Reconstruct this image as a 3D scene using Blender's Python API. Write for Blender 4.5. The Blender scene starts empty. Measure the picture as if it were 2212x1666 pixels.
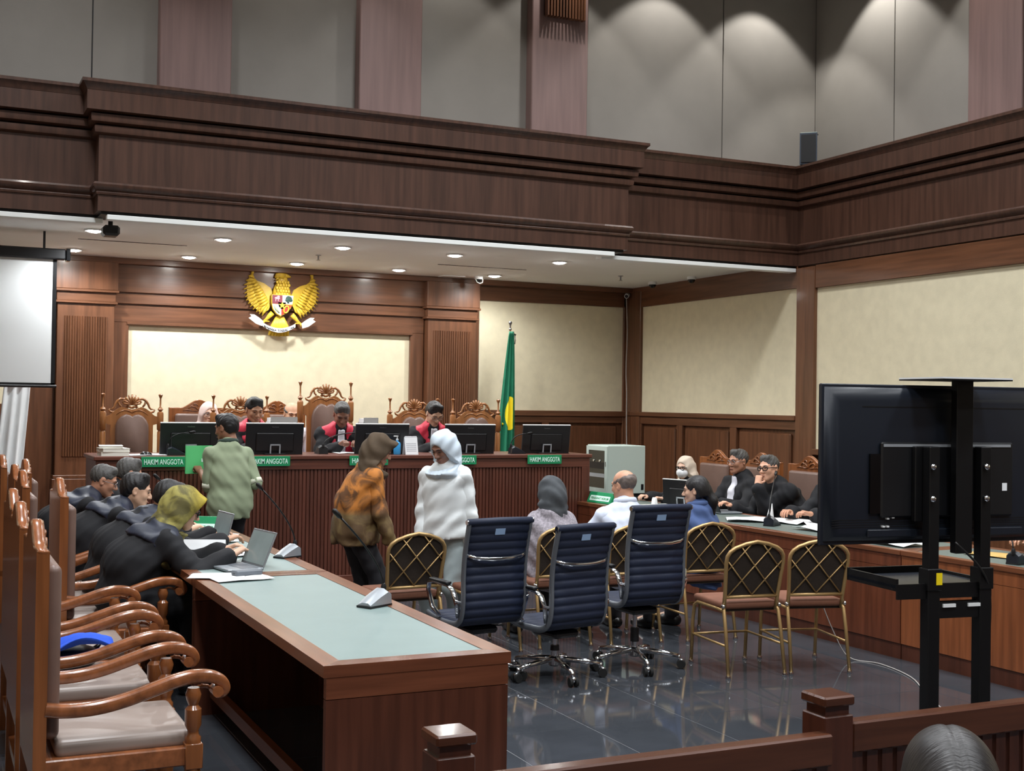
import bpy, bmesh, math, random
import numpy as np
from mathutils import Vector, Matrix, Euler
random.seed(7)
PI = math.pi
S = bpy.context.scene
COL = S.collection
# ------------------------------------------------------------------ camera
cam_d = bpy.data.cameras.new('camera'); cam = bpy.data.objects.new('camera', cam_d); COL.objects.link(cam)
cam_d.sensor_width = 36; cam_d.lens = 2713.7 * 36 / 2212; cam_d.clip_end = 100
def _cam_rot(yaw, pitch, roll):
    d = Vector((math.sin(yaw) * math.cos(pitch), math.cos(yaw) * math.cos(pitch), math.sin(pitch)))
    r = Vector((math.cos(yaw), -math.sin(yaw), 0)); u = r.cross(d)
    r2 = r * math.cos(roll) + u * math.sin(roll); u2 = u * math.cos(roll) - r * math.sin(roll)
    return Matrix((r2, u2, -d)).transposed()
cam.matrix_world = Matrix.Translation((0, 0, 1.75)) @ _cam_rot(.438851, .0137128, .014694).to_4x4()
S.camera = cam
# ------------------------------------------------------------------ world, exposure
W = bpy.data.worlds.new('world'); S.world = W; W.use_nodes = True
W.node_tree.nodes['Background'].inputs[0].default_value = (.5, .55, .6, 1); W.node_tree.nodes['Background'].inputs[1].default_value = .05
S.view_settings.view_transform = 'Standard'; S.view_settings.look = 'None'; S.view_settings.gamma = 1
S.view_settings.exposure = 0.0; S.view_settings.use_curve_mapping = False
HALL_W = 82       # each square panel of the hall ceiling
SPOT_W = 78     # each alcove downlight
WASH_W = 80      # wall washers of the hall
# ------------------------------------------------------------------ materials
MATS = {}
def lin(r, g, b):
    f = lambda c: (c / 255 / 12.92) if c / 255 <= .04045 else ((c / 255 + .055) / 1.055) ** 2.4
    return (f(r), f(g), f(b))
def mat(name, rgb, rough=.5, metal=0., var=0., vscale=8., bump=0., bscale=60., stretch=(1, 1, 1), spec=.5, emit=0., coat=0., sheen=0., trans=0.):
    if name in MATS: return MATS[name]
    m = bpy.data.materials.new(name); m.use_nodes = True; nt = m.node_tree; b = nt.nodes['Principled BSDF']
    c = lin(*rgb)
    b.inputs['Base Color'].default_value = (*c, 1); b.inputs['Roughness'].default_value = rough; b.inputs['Metallic'].default_value = metal
    b.inputs['Specular IOR Level'].default_value = spec; b.inputs['Coat Weight'].default_value = coat; b.inputs['Coat Roughness'].default_value = .12
    b.inputs['Sheen Weight'].default_value = sheen; b.inputs['Transmission Weight'].default_value = trans
    if emit:
        b.inputs['Emission Color'].default_value = (*c, 1); b.inputs['Emission Strength'].default_value = emit
    if var or bump:
        tc = nt.nodes.new('ShaderNodeTexCoord'); mp = nt.nodes.new('ShaderNodeMapping'); mp.inputs['Scale'].default_value = stretch
        nt.links.new(tc.outputs['Object'], mp.inputs['Vector'])
    if var:
        n = nt.nodes.new('ShaderNodeTexNoise'); n.inputs['Scale'].default_value = vscale; n.inputs['Detail'].default_value = 5
        nt.links.new(mp.outputs[0], n.inputs['Vector'])
        r = nt.nodes.new('ShaderNodeValToRGB'); r.color_ramp.elements[0].position = .3; r.color_ramp.elements[1].position = .7
        r.color_ramp.elements[0].color = (*[x * (1 - var) for x in c], 1); r.color_ramp.elements[1].color = (*[min(1, x * (1 + var)) for x in c], 1)
        nt.links.new(n.outputs['Fac'], r.inputs[0]); nt.links.new(r.outputs[0], b.inputs['Base Color'])
        if emit: nt.links.new(r.outputs[0], b.inputs['Emission Color'])
    if bump:
        n2 = nt.nodes.new('ShaderNodeTexNoise'); n2.inputs['Scale'].default_value = bscale; n2.inputs['Detail'].default_value = 3
        nt.links.new(mp.outputs[0], n2.inputs['Vector'])
        bp = nt.nodes.new('ShaderNodeBump'); bp.inputs['Strength'].default_value = bump; bp.inputs['Distance'].default_value = .01
        nt.links.new(n2.outputs['Fac'], bp.inputs['Height']); nt.links.new(bp.outputs[0], b.inputs['Normal'])
    MATS[name] = m; return m
def wood(name, rgb, rough=.32, axis=2, var=.28, coat=.15):
    st = [26, 26, 26]; st[axis] = 1.6
    return mat(name, rgb, rough, var=var, vscale=1.0, stretch=tuple(st), bump=.04, bscale=2.5, coat=coat)
wood('wood_wall', (102, 66, 45)); wood('wood_wall_h', (102, 66, 45), axis=0); wood('wood_wall_hy', (102, 66, 45), axis=1)
wood('wood_fascia', (76, 51, 40), axis=2, rough=.4); wood('wood_bench', (90, 50, 38), rough=.35); wood('wood_bench_h', (96, 54, 41), axis=0, rough=.35)
wood('wood_table', (114, 68, 44), axis=1, rough=.28); wood('wood_table_v', (80, 44, 31), axis=2, rough=.3); wood('wood_table_x', (104, 60, 41), axis=0, rough=.26)
wood('wood_desk', (104, 56, 36), axis=2, rough=.34); wood('wood_desk_light', (136, 78, 46), axis=2, rough=.34)
wood('wood_chair', (134, 80, 44), axis=2, rough=.26, coat=.4); wood('wood_chair_h', (140, 84, 50), axis=0, rough=.22, coat=.5)
wood('wood_throne', (150, 98, 56), axis=2, rough=.3, coat=.3); wood('wood_rail', (76, 42, 27), axis=0, rough=.25, coat=.4); wood('wood_rail_v', (70, 36, 24), axis=2, rough=.28, coat=.3)
mat('beige', (224, 214, 184), .85, var=.05, vscale=9, bump=.12, bscale=140)
mat('grey_fabric', (136, 132, 126), .9, var=.04, vscale=3, bump=.1, bscale=300)
mat('upper_wood', (126, 102, 98), .5, var=.12, vscale=1, stretch=(20, 20, 1.2))
mat('ceiling_white', (242, 245, 243), .9, var=.02, vscale=2)
mat('tile', (60, 63, 68), .055, var=.12, vscale=3, spec=.6, bump=.004, bscale=3)
mat('grout', (150, 152, 155), .6)
mat('black_plastic', (18, 19, 22), .42); mat('black_gloss', (10, 11, 13), .2); mat('black_metal', (14, 14, 16), .45, metal=.3)
mat('tv_back', (26, 31, 40), .34, var=.1, vscale=2); mat('rubber', (16, 16, 16), .8)
mat('chrome', (214, 216, 220), .12, metal=1.); mat('steel', (150, 152, 156), .3, metal=1.); mat('gold_frame', (178, 146, 98), .36, metal=.55)
mat('brown_fabric', (44, 34, 26), .9, var=.2, vscale=60); mat('brown_seat', (120, 76, 56), .75, var=.08, vscale=30)
mat('navy_mesh', (24, 34, 58), .62, var=.12, vscale=120, bump=.2, bscale=500)
mat('leather_brown', (112, 88, 78), .42, var=.06, vscale=12, bump=.05, bscale=90); mat('leather_pale', (146, 132, 124), .34, var=.05, vscale=6)
mat('inlay', (124, 142, 140), .42, var=.04, vscale=5); mat('inlay_dark', (96, 108, 104), .4, var=.04, vscale=5)
mat('paper', (240, 242, 244), .8, var=.03, vscale=4); mat('paper_cream', (226, 224, 214), .8, var=.03, vscale=4); mat('paper_brown', (196, 160, 92), .8)
mat('sign_green', (20, 140, 88), .5); mat('sign_text', (220, 250, 238), .6); mat('green_folder', (96, 204, 128), .5)
mat('lamp', (255, 252, 244), .5, emit=120.); mat('lamp_off', (235, 236, 234), .5, emit=.6); mat('white_plastic', (228, 230, 230), .4)
mat('rack_grey', (186, 200, 192), .45); mat('dark_glass', (12, 18, 20), .12); mat('silver_plastic', (166, 172, 178), .35, metal=.3)
mat('screen_white', (236, 240, 242), .8); mat('flag_green', (22, 116, 84), .75, var=.06, vscale=6); mat('flag_yellow', (246, 224, 30), .7); mat('flag_white', (232, 236, 238), .8, var=.03); mat('flag_red', (190, 24, 34), .8)
mat('garuda_gold', (208, 172, 50), .45, metal=0., var=.1, vscale=30); mat('maroon', (112, 24, 44), .5); mat('crest_red', (176, 52, 30), .5)
mat('bottle_blue', (64, 160, 224), .25); mat('sticker', (150, 178, 214), .5); mat('yellow_tag', (240, 212, 20), .5); mat('laptop_grey', (150, 156, 162), .35, metal=.5); mat('laptop_screen', (120, 132, 132), .25, emit=.25, var=.1, vscale=6)
mat('blue_cloth', (30, 80, 200), .8); mat('cable_grey', (170, 165, 160), .5); mat('cable_black', (20, 18, 18), .5)
# people
mat('eye_dark', (26, 18, 14), .3); mat('lips', (150, 88, 78), .5); mat('hair_strand', (30, 26, 26), .4, var=.45, vscale=3, stretch=(3, 90, 14), bump=.22, bscale=3.5); mat('hair_black', (22, 20, 22), .45, bump=.3, bscale=120, stretch=(6, 1, 1)); mat('rail_grey', (112, 117, 124), .38, metal=.45); mat('hair_thin', (112, 100, 94), .6, var=.25, vscale=40); mat('hair_grey', (74, 72, 70), .55, var=.3, vscale=60, bump=.3, bscale=120)
mat('robe_black', (17, 18, 23), .85, var=.15, vscale=5); mat('robe_satin', (34, 40, 56), .5, var=.3, vscale=10); mat('red_satin', (206, 40, 68), .5, var=.08, vscale=8); mat('bib_white', (226, 226, 236), .8)
mat('trousers_dark', (28, 28, 34), .8); mat('trousers_grey', (150, 162, 164), .85, var=.05, vscale=8); mat('shoe_black', (18, 16, 16), .35)
def print_mat(name, cols, axis, lo, hi, nscale, rough=.8):
    """printed cloth: two dyes mottled by noise in front of lo..hi along a local axis, two others beyond"""
    m = bpy.data.materials.new(name); m.use_nodes = True; nt = m.node_tree; N = nt.nodes.new; L = nt.links.new; b = nt.nodes['Principled BSDF']; b.inputs['Roughness'].default_value = rough
    tc = N('ShaderNodeTexCoord'); sx = N('ShaderNodeSeparateXYZ'); L(tc.outputs['Object'], sx.inputs[0])
    n = N('ShaderNodeTexNoise'); n.inputs['Scale'].default_value = nscale; n.inputs['Detail'].default_value = 4; n.inputs['Distortion'].default_value = 1.2; L(tc.outputs['Object'], n.inputs['Vector'])
    rs = []
    for q in (0, 2):
        r = N('ShaderNodeValToRGB'); r.color_ramp.elements[0].position = .42; r.color_ramp.elements[1].position = .58
        r.color_ramp.elements[0].color = (*lin(*cols[q]), 1); r.color_ramp.elements[1].color = (*lin(*cols[q + 1]), 1); L(n.outputs['Fac'], r.inputs[0]); rs.append(r)
    mr = N('ShaderNodeMapRange'); mr.inputs['From Min'].default_value = lo; mr.inputs['From Max'].default_value = hi; L(sx.outputs[axis], mr.inputs['Value'])
    mx = N('ShaderNodeMix'); mx.data_type = 'RGBA'; L(mr.outputs[0], mx.inputs[0]); L(rs[0].outputs[0], mx.inputs[6]); L(rs[1].outputs[0], mx.inputs[7]); L(mx.outputs[2], b.inputs['Base Color'])
    MATS[name] = m
# ------------------------------------------------------------------ mesh builder
def spline(pts, m=4):
    P = [Vector(p) for p in pts]; Q = []
    for i in range(len(P) - 1):
        a, p, q, c = P[max(i - 1, 0)], P[i], P[i + 1], P[min(i + 2, len(P) - 1)]
        for j in range(m): u = j / m; Q.append(.5 * (2 * p + (q - a) * u + (2 * a - 5 * p + 4 * q - c) * u * u + (3 * p - a - 3 * q + c) * u ** 3))
    return Q + [P[-1]]
class MB:
    def __init__(s): s.bm = bmesh.new(); s.slots = []
    def _xf(s, verts, M):
        if M is not None: bmesh.ops.transform(s.bm, matrix=M, verts=verts)
        return verts
    def box(s, x0, x1, y0, y1, z0, z1, bev=0., M=None, seg=1):
        r = bmesh.ops.create_cube(s.bm, size=1.)
        v = r['verts']
        bmesh.ops.transform(s.bm, matrix=Matrix.Translation(((x0 + x1) / 2, (y0 + y1) / 2, (z0 + z1) / 2)) @ Matrix.Diagonal((x1 - x0, y1 - y0, z1 - z0, 1)), verts=v)
        if bev:
            e = list({e for q in v for e in q.link_edges})
            o = bmesh.ops.bevel(s.bm, geom=e, offset=bev, segments=seg, affect='EDGES', profile=.5)
            v = list({q for f in o['faces'] for q in f.verts} | {q for q in v if q.is_valid})
        return s._xf(v, M)
    def cyl(s, p0, p1, r0, r1=None, n=12, M=None):
        return s.tube([p0, p1], [r0, r0 if r1 is None else r1], n, M=M)
    def tube(s, pts, r, n=8, closed=False, M=None, flat=None, up=None, sq=1.):
        P = [Vector(p) for p in pts]; m = len(P)
        R = list(r) if hasattr(r, '__len__') else [r] * m
        rings = []; prev = None
        for i in range(m):
            if closed: t = P[(i + 1) % m] - P[i - 1]
            else: t = (P[min(i + 1, m - 1)] - P[max(i - 1, 0)])
            t.normalize()
            if up is not None: a = Vector(up)
            elif prev is None: a = Vector((0, 0, 1)) if abs(t.z) < .9 else Vector((1, 0, 0))
            else: a = prev
            u = (a - t * a.dot(t))
            if u.length < 1e-5: u = t.orthogonal()
            u.normalize(); w = t.cross(u); prev = u
            fu, fw = flat if flat else (1, 1)
            pw = lambda c: math.copysign(abs(c) ** sq, c)
            rings.append([s.bm.verts.new(P[i] + (u * pw(math.cos(k * 2 * PI / n)) * fu + w * pw(math.sin(k * 2 * PI / n)) * fw) * R[i]) for k in range(n)])
        for i in range(m if closed else m - 1):
            a, b = rings[i], rings[(i + 1) % m]
            for k in range(n): s.bm.faces.new((a[k], a[(k + 1) % n], b[(k + 1) % n], b[k]))
        if not closed:
            s.bm.faces.new(rings[0][::-1]); s.bm.faces.new(rings[-1])
        v = [q for g in rings for q in g]
        return s._xf(v, M)
    def lathe(s, prof, c=(0, 0, 0), n=14, M=None):
        rings = []
        for r, z in prof:
            rings.append([s.bm.verts.new((c[0] + r * math.cos(k * 2 * PI / n), c[1] + r * math.sin(k * 2 * PI / n), c[2] + z)) for k in range(n)])
        for a, b in zip(rings, rings[1:]):
            for k in range(n): s.bm.faces.new((a[k], a[(k + 1) % n], b[(k + 1) % n], b[k]))
        s.bm.faces.new(rings[0][::-1]); s.bm.faces.new(rings[-1])
        return s._xf([q for g in rings for q in g], M)
    def prism(s, poly, d0, d1, axis='y', M=None):
        """poly in the two other axes, extruded along axis from d0 to d1"""
        def p(a, b, d): return {'y': (a, d, b), 'x': (d, a, b), 'z': (a, b, d)}[axis]
        A = [s.bm.verts.new(p(a, b, d0)) for a, b in poly]; B = [s.bm.verts.new(p(a, b, d1)) for a, b in poly]
        n = len(poly)
        s.bm.faces.new(A); s.bm.faces.new(B[::-1])
        for i in range(n): s.bm.faces.new((A[i], B[i], B[(i + 1) % n], A[(i + 1) % n]))
        return s._xf(A + B, M)
    def ell(s, c, r, n=12, M=None):
        o = bmesh.ops.create_uvsphere(s.bm, u_segments=n, v_segments=max(6, n * 2 // 3), radius=1.)
        if not hasattr(r, '__len__'): r = (r, r, r)
        bmesh.ops.transform(s.bm, matrix=Matrix.Translation(c) @ Matrix.Diagonal((*r, 1)), verts=o['verts'])
        return s._xf(o['verts'], M)
    def sweep(s, prof, path, closed_prof=True):
        """prof: (out, z) points; path: plan polyline, out is to the right of travel; mitred"""
        P = [Vector((p[0], p[1])) for p in path]; rows = []
        for i, p in enumerate(P):
            ds = []
            if i > 0: ds.append((P[i] - P[i - 1]).normalized())
            if i < len(P) - 1: ds.append((P[i + 1] - P[i]).normalized())
            ns = [Vector((d.y, -d.x)) for d in ds]
            if len(ns) == 1: n = ns[0]
            else: n = (ns[0] + ns[1]); n = n / max(.2, n.dot(ns[0]))
            rows.append([s.bm.verts.new((p.x + n.x * o, p.y + n.y * o, z)) for o, z in prof])
        k = len(prof)
        for a, b in zip(rows, rows[1:]):
            for j in range(k if closed_prof else k - 1): s.bm.faces.new((a[j], a[(j + 1) % k], b[(j + 1) % k], b[j]))
        if closed_prof:
            s.bm.faces.new(rows[0][::-1]); s.bm.faces.new(rows[-1])
    def grid(s, fn, nu, nv):
        V = [[s.bm.verts.new(fn(i / (nu - 1), j / (nv - 1))) for j in range(nv)] for i in range(nu)]
        for i in range(nu - 1):
            for j in range(nv - 1): s.bm.faces.new((V[i][j], V[i + 1][j], V[i + 1][j + 1], V[i][j + 1]))
        return [q for r in V for q in r]
    def build(s, name, m, parent=None, smooth=False, solid=0., loc=None):
        bmesh.ops.recalc_face_normals(s.bm, faces=s.bm.faces[:])
        me = bpy.data.meshes.new(name); s.bm.to_mesh(me); s.bm.free()
        return link_mesh(name, me, m, parent, smooth, solid, loc)
def link_mesh(name, me, m, parent=None, smooth=False, solid=0., loc=None):
    for q in (m if isinstance(m, (list, tuple)) else [m]): me.materials.append(MATS[q] if isinstance(q, str) else q)
    if smooth == True: me.shade_smooth()
    elif smooth:
        me.shade_smooth(); me.set_sharp_from_angle(angle=math.radians(smooth))
    o = bpy.data.objects.new(name, me); COL.objects.link(o)
    if parent is not None: o.parent = parent
    if loc is not None: o.location = loc
    if solid:
        md = o.modifiers.new('solid', 'SOLIDIFY'); md.thickness = solid; md.offset = 0
    return o
def tag(o, label, cat=None, group=None, kind=None):
    if label: o['label'] = label
    if cat: o['category'] = cat
    if group: o['group'] = group
    if kind: o['kind'] = kind
    return o
def thing(name, label, cat, loc=(0, 0, 0), rz=0., group=None):
    o = bpy.data.objects.new(name, None); COL.objects.link(o); o.location = loc; o.rotation_euler = (0, 0, rz); o.empty_display_size = .1
    return tag(o, label, cat, group)
def copy_tree(root, loc=None, rz=None, label=None, group=None, parent=None):
    r = root.copy(); COL.objects.link(r)
    if parent is not None: r.parent = parent
    if loc is not None: r.location = loc
    if rz is not None: r.rotation_euler = (0, 0, rz)
    if label: r['label'] = label
    if group: r['group'] = group
    for ch in list(root.children): copy_tree(ch, parent=r)
    return r
_fonts = {}
def glyphs(txt, size, ext=.002):
    """mesh of a text, centred on x and baseline at z=0, lying in the xz plane and facing -y"""
    key = (txt, size, ext)
    if key in _fonts: return _fonts[key]
    cu = bpy.data.curves.new('t', 'FONT'); cu.body = txt; cu.size = size; cu.align_x = 'CENTER'; cu.extrude = ext; cu.resolution_u = 3; cu.offset = size * .012
    ob = bpy.data.objects.new('t', cu); COL.objects.link(ob)
    dg = bpy.context.evaluated_depsgraph_get(); dg.update()
    me = bpy.data.meshes.new_from_object(ob.evaluated_get(dg))
    me.transform(Matrix.Rotation(PI / 2, 4, 'X'))
    bpy.data.objects.remove(ob); bpy.data.curves.remove(cu)
    _fonts[key] = me; return me
def text_obj(name, txt, size, m, parent, M, width=None, ext=.002):
    me = glyphs(txt, size, ext).copy()
    if width:
        xs = [v.co.x for v in me.vertices]; w = max(xs) - min(xs); me.transform(Matrix.Diagonal((width / w, 1, 1, 1)))
    me.transform(M); me.materials.clear()
    return link_mesh(name, me, m, parent)
def T(x=0, y=0, z=0): return Matrix.Translation((x, y, z))
def RX(a): return Matrix.Rotation(math.radians(a), 4, 'X')
def RY(a): return Matrix.Rotation(math.radians(a), 4, 'Y')
def RZ(a): return Matrix.Rotation(math.radians(a), 4, 'Z')
# ------------------------------------------------------------------ hall ceiling lights (fixture and lamp together)
def spot(parent, loc, watts, size, blend=.5, rad=.05, target=None, color=(1, .97, .92)):
    l = bpy.data.lights.new('spot', 'SPOT'); l.energy = watts; l.spot_size = math.radians(size); l.spot_blend = blend; l.shadow_soft_size = rad; l.color = color
    o = bpy.data.objects.new('lamp_beam', l); COL.objects.link(o); o.parent = parent; o.location = loc
    if target is not None: o.rotation_euler = (Vector(target)).to_track_quat('-Z', 'Y').to_euler()
    return o
HZ = 6.4
k = 0
for yy, row in ((8.6, 'front'), (5.6, 'second'), (2.6, 'third'), (-.4, 'back')):
    for xx, cn in ((.6, 'left'), (3.8, 'middle'), (6.5, 'right')):
        t = thing('panel_light', 'square white panel light in the hall ceiling, %s row, %s' % (row, cn), 'ceiling light', (xx, yy, HZ), 0, 'hall ceiling panel lights')
        b = MB(); b.box(-.36, .36, -.36, .36, -.05, .0); b.build('frame', 'white_plastic', t)
        b = MB(); b.box(-.31, .31, -.31, .31, -.058, -.049); b.build('diffuser', 'lamp_off', t)
        l = bpy.data.lights.new('panel', 'AREA'); l.energy = HALL_W; l.size = .6; l.spread = math.radians(136); l.color = (.94, .97, 1.)
        o = bpy.data.objects.new('lamp_beam', l); COL.objects.link(o); o.parent = t; o.location = (0, 0, -.065)
for i, (xx, yy, w) in enumerate(((7.95, 10.42, 1.2), (8.25, 9.85, 1.3), (6.75, 10.42, 1.), (5.55, 10.3, .6), (4.3, 10.3, .45), (2.9, 10.3, .35), (.9, 10.3, .35), (8.2, 8.2, .9))):
    t = thing('wall_washer', 'small recessed spotlight close to the upper wall, number %s along the wall' % ('one', 'two', 'three', 'four', 'five', 'six', 'seven', 'eight')[i], 'spotlight', (xx, yy, HZ), 0, 'wall washers of the hall')
    b = MB(); b.lathe([(.07, -.0), (.07, -.02), (.05, -.02), (.045, -.005)]); b.build('ring', 'white_plastic', t)
    spot(t, (0, 0, -.03), WASH_W * w, 88, .3, .03, target=(.2 if xx > 8 else 0, .15 if yy > 10 else 0, -1))
# ================================================================== the setting
XL, XR, YB, YF = -1.0, 8.5, 14.5, -2.5
CZ = 3.28
def struct(o, label=None):
    o['kind'] = 'structure'
    if label: o['label'] = label
    return o
def part(name, m, parent, *boxes, bev=0., smooth=False):
    b = MB()
    for q in boxes: b.box(*q, bev=bev)
    return b.build(name, m, parent, smooth)
# ---- floor with large dark polished tiles
fl = struct(part('floor', 'grout', None, (XL - .2, XR + .3, YF - .2, YB + .3, -.12, -.0016)), 'dark grey polished tile floor with thin pale joints')
TS = .6
tb = MB(); tb.box(.002, TS - .002, .002, TS - .002, -.008, 0, bev=.0006); me0 = None
x0, y0 = -.9, 0.
for i in range(16):
    for j in range(18):
        if me0 is None:
            t0 = tb.build('tile', 'tile', fl, loc=(x0 + i * TS, y0 + j * TS, 0)); me0 = t0.data
        else:
            o = bpy.data.objects.new('tile', me0); COL.objects.link(o); o.parent = fl; o.location = (x0 + i * TS, y0 + j * TS, 0)
b = MB()
for i in range(-1, 16):
    for j in range(-5, 24):
        if 0 <= i and 0 <= j < 18: continue
        b.box(x0 + i * TS + .0025, x0 + (i + 1) * TS - .0025, y0 + j * TS + .0025, y0 + (j + 1) * TS - .0025, -.008, 0)
o = b.build('tile_field', 'tile', fl); o['kind'] = 'stuff'
# ---- raised podium of the judges
pod = struct(part('floor_podium', 'wood_bench_h', None, (.3, 6.35, 11.5, YB, 0, .45)), 'dark wooden podium under the judges chairs')
part('edge', 'wood_bench_h', pod, (.28, 6.37, 11.46, 11.5, .38, .46))
# ---- back wall of the alcove
wb = struct(part('wall_back', 'wood_wall', None, (XL, XR + .2, YB, YB + .12, 0, 3.5)), 'dark wooden panelled wall behind the judges with cream panels')
part('cream_panel', 'beige', wb, (2.06, 5.39, YB - .03, YB, .45, 2.575))
part('stile', 'wood_wall', wb, (1.9, 2.06, YB - .08, YB, .45, 2.6), bev=.004)
part('stile', 'wood_wall', wb, (5.39, 5.56, YB - .08, YB, .45, 2.6), bev=.004)
part('lintel', 'wood_wall_h', wb, (1.9, 5.56, YB - .085, YB, 2.58, 2.765), bev=.004)
part('lintel_band', 'wood_wall_h', wb, (1.9, 5.56, YB - .11, YB, 2.785, 2.885), bev=.004)
part('lintel_frieze', 'wood_wall_h', wb, (1.9, 5.56, YB - .13, YB, 2.91, 3.22), bev=.004)
for z, d in ((2.765, .10), (2.885, .125)): part('moulding', 'wood_wall_h', wb, (1.9, 5.56, YB - d + .03, YB, z, z + .028))
part('inner_moulding', 'wood_wall_h', wb, (2.04, 5.41, YB - .095, YB - .03, 2.555, 2.585), bev=.004)
part('top_moulding', 'wood_wall_h', wb, (XL, XR, YB - .2, YB, 3.215, CZ), bev=.006)
for xa, xb in ((1.27, 1.92), (5.54, 6.24)):
    p = part('pilaster', 'wood_wall', wb, (xa + .03, xb - .03, 14.3, YB, .45, 2.76), bev=.005)
    part('plinth', 'wood_wall', p, (xa, xb, 14.26, YB, .45, .86), (xa + .01, xb - .01, 14.275, YB, .86, .9), bev=.006)
    part('capital', 'wood_wall_h', p, (xa + .02, xb - .02, 14.285, YB, 2.785, 2.885), bev=.004)
    part('moulding', 'wood_wall_h', p, (xa, xb, 14.27, YB, 2.76, 2.785), (xa - .01, xb + .01, 14.25, YB, 2.885, 2.912), bev=.004)
    part('block', 'wood_wall', p, (xa, xb, 14.255, YB, 2.912, 3.22), bev=.006)
    b = MB(); n = 17; w = (xb - xa - .2) / n
    for q in range(n):
        xc = xa + .1 + (q + .5) * w
        b.prism([(xc - w * .5, 14.302), (xc - w * .36, 14.29), (xc, 14.283), (xc + w * .36, 14.29), (xc + w * .5, 14.302)], 1.1, 2.62, axis='z')
    f = b.build('fluting', 'wood_wall', p); f['kind'] = 'stuff'
# left bay: panelled wood below
part('cream_panel', 'beige', wb, (-.6, .98, YB - .02, YB, 1.656, 3.036))
part('wainscot_board', 'wood_wall', wb, (XL, 1.28, YB - .05, YB, .45, .62), (XL, 1.28, YB - .05, YB, 1.5, 1.66), bev=.004)
for xa in (-.9, -.2, .5): part('wainscot_panel', 'wood_wall', wb, (xa + .06, xa + .62, YB - .03, YB, .66, 1.46), bev=.012)
part('stile', 'wood_wall', wb, (.98, 1.28, YB - .06, YB, .45, 3.22), bev=.004)
# right bay
part('cream_panel', 'beige', wb, (6.33, 8.41, YB - .02, YB, 1.656, 3.036))
part('top_board', 'wood_wall_h', wb, (6.22, XR, YB - .05, YB, 3.036, 3.22), bev=.004)
part('corner_post', 'wood_wall', wb, (8.41, XR, YB - .05, YB, 0, 3.22), bev=.004)
part('cap_rail', 'wood_wall_h', wb, (6.22, XR, YB - .07, YB, 1.585, 1.656), bev=.006)
part('wainscot_board', 'wood_wall_h', wb, (6.22, 8.45, YB - .045, YB, 1.5, 1.585), (6.22, 8.45, YB - .045, YB, 0, .3), bev=.004)
for xa, xb in ((6.3, 7.2), (7.32, 8.38)):
    part('wainscot_panel', 'wood_wall', wb, (xa + .05, xb - .05, YB - .035, YB, .34, 1.46), bev=.014)
    part('stile', 'wood_wall', wb, (xa - .1, xa, YB - .045, YB, .3, 1.5), bev=.004)
# ---- right wall
wr = struct(part('wall_right', 'wood_wall', None, (XR, XR + .12, YF, YB + .12, 0, 3.6)), 'right wooden wall with large cream fabric panels')
part('cream_panel', 'beige', wr, (XR - .02, XR, 10.86, 14.08, 1.656, 3.02))
part('cream_panel', 'beige', wr, (XR - .02, XR, 6.2, 10.56, 1.313, 3.0))
part('cream_panel', 'beige', wr, (XR - .02, XR, 1.4, 5.9, 1.313, 3.0))
for ya, yb in ((10.56, 10.86), (14.08, 14.5), (5.9, 6.2)): part('stile', 'wood_wall', wr, (XR - .06, XR, ya, yb, 0, 3.23), bev=.005)
part('top_board', 'wood_wall_hy', wr, (XR - .05, XR, 10.86, 14.4, 3.02, CZ), bev=.004)
part('top_board', 'wood_wall_hy', wr, (XR - .05, XR, YF, 10.56, 3.0, 3.24), bev=.004)
part('cap_rail', 'wood_wall_hy', wr, (XR - .075, XR, 10.86, 14.4, 1.6, 1.656), bev=.006)
part('cap_rail', 'wood_wall_hy', wr, (XR - .075, XR, YF, 10.56, 1.25, 1.313), bev=.006)
part('wainscot_rail', 'wood_wall_hy', wr, (XR - .045, XR, 10.86, 14.1, 1.5, 1.6), (XR - .045, XR, 10.86, 14.1, 0, .3), bev=.004)
for ya, yb in ((10.93, 11.95), (12.09, 13.08), (13.22, 14.05)):
    part('wainscot_panel', 'wood_wall', wr, (XR - .035, XR, ya + .04, yb - .04, .34, 1.46), bev=.014)
    part('wainscot_stile', 'wood_wall', wr, (XR - .045, XR, yb, yb + .13, .3, 1.5), bev=.004)
for ya in (8.9, 7.6, 6.3, 5.0, 3.7, 2.4): part('wainscot_panel', 'wood_wall', wr, (XR - .035, XR, ya + .1, ya + 1.2, .3, 1.15), bev=.014)
# ---- low ceiling of the alcove
ce = struct(part('ceiling', 'ceiling_white', None, (XL, XR + .2, 10.95, YB + .1, CZ, CZ + .1), (1.3, 6.15, 10.68, 10.95, CZ, CZ + .1)), 'white low ceiling above the judges bench')
part('front_lip', 'ceiling_white', ce, (1.33, 6.06, 10.606, 10.7, 3.188, 3.23), bev=.004)
part('front_lip', 'ceiling_white', ce, (XL, 1.33, 10.868, 10.99, 3.188, 3.23), bev=.004)
part('front_lip', 'ceiling_white', ce, (6.06, XR - .06, 10.868, 10.99, 3.188, 3.23), bev=.004)
for (xa, ya), (xb, yb) in (((1.34, 12.86), (2.38, 12.81)), ((5.17, 13.05), (6.26, 13.0))):
    part('slot', 'black_plastic', ce, (xa, xb, min(ya, yb) - .012, min(ya, yb) + .012, CZ - .004, CZ + .001))
part('access_panel', 'white_plastic', ce, (5.66, 5.95, 14.06, 14.22, CZ - .012, CZ + .001))
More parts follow.
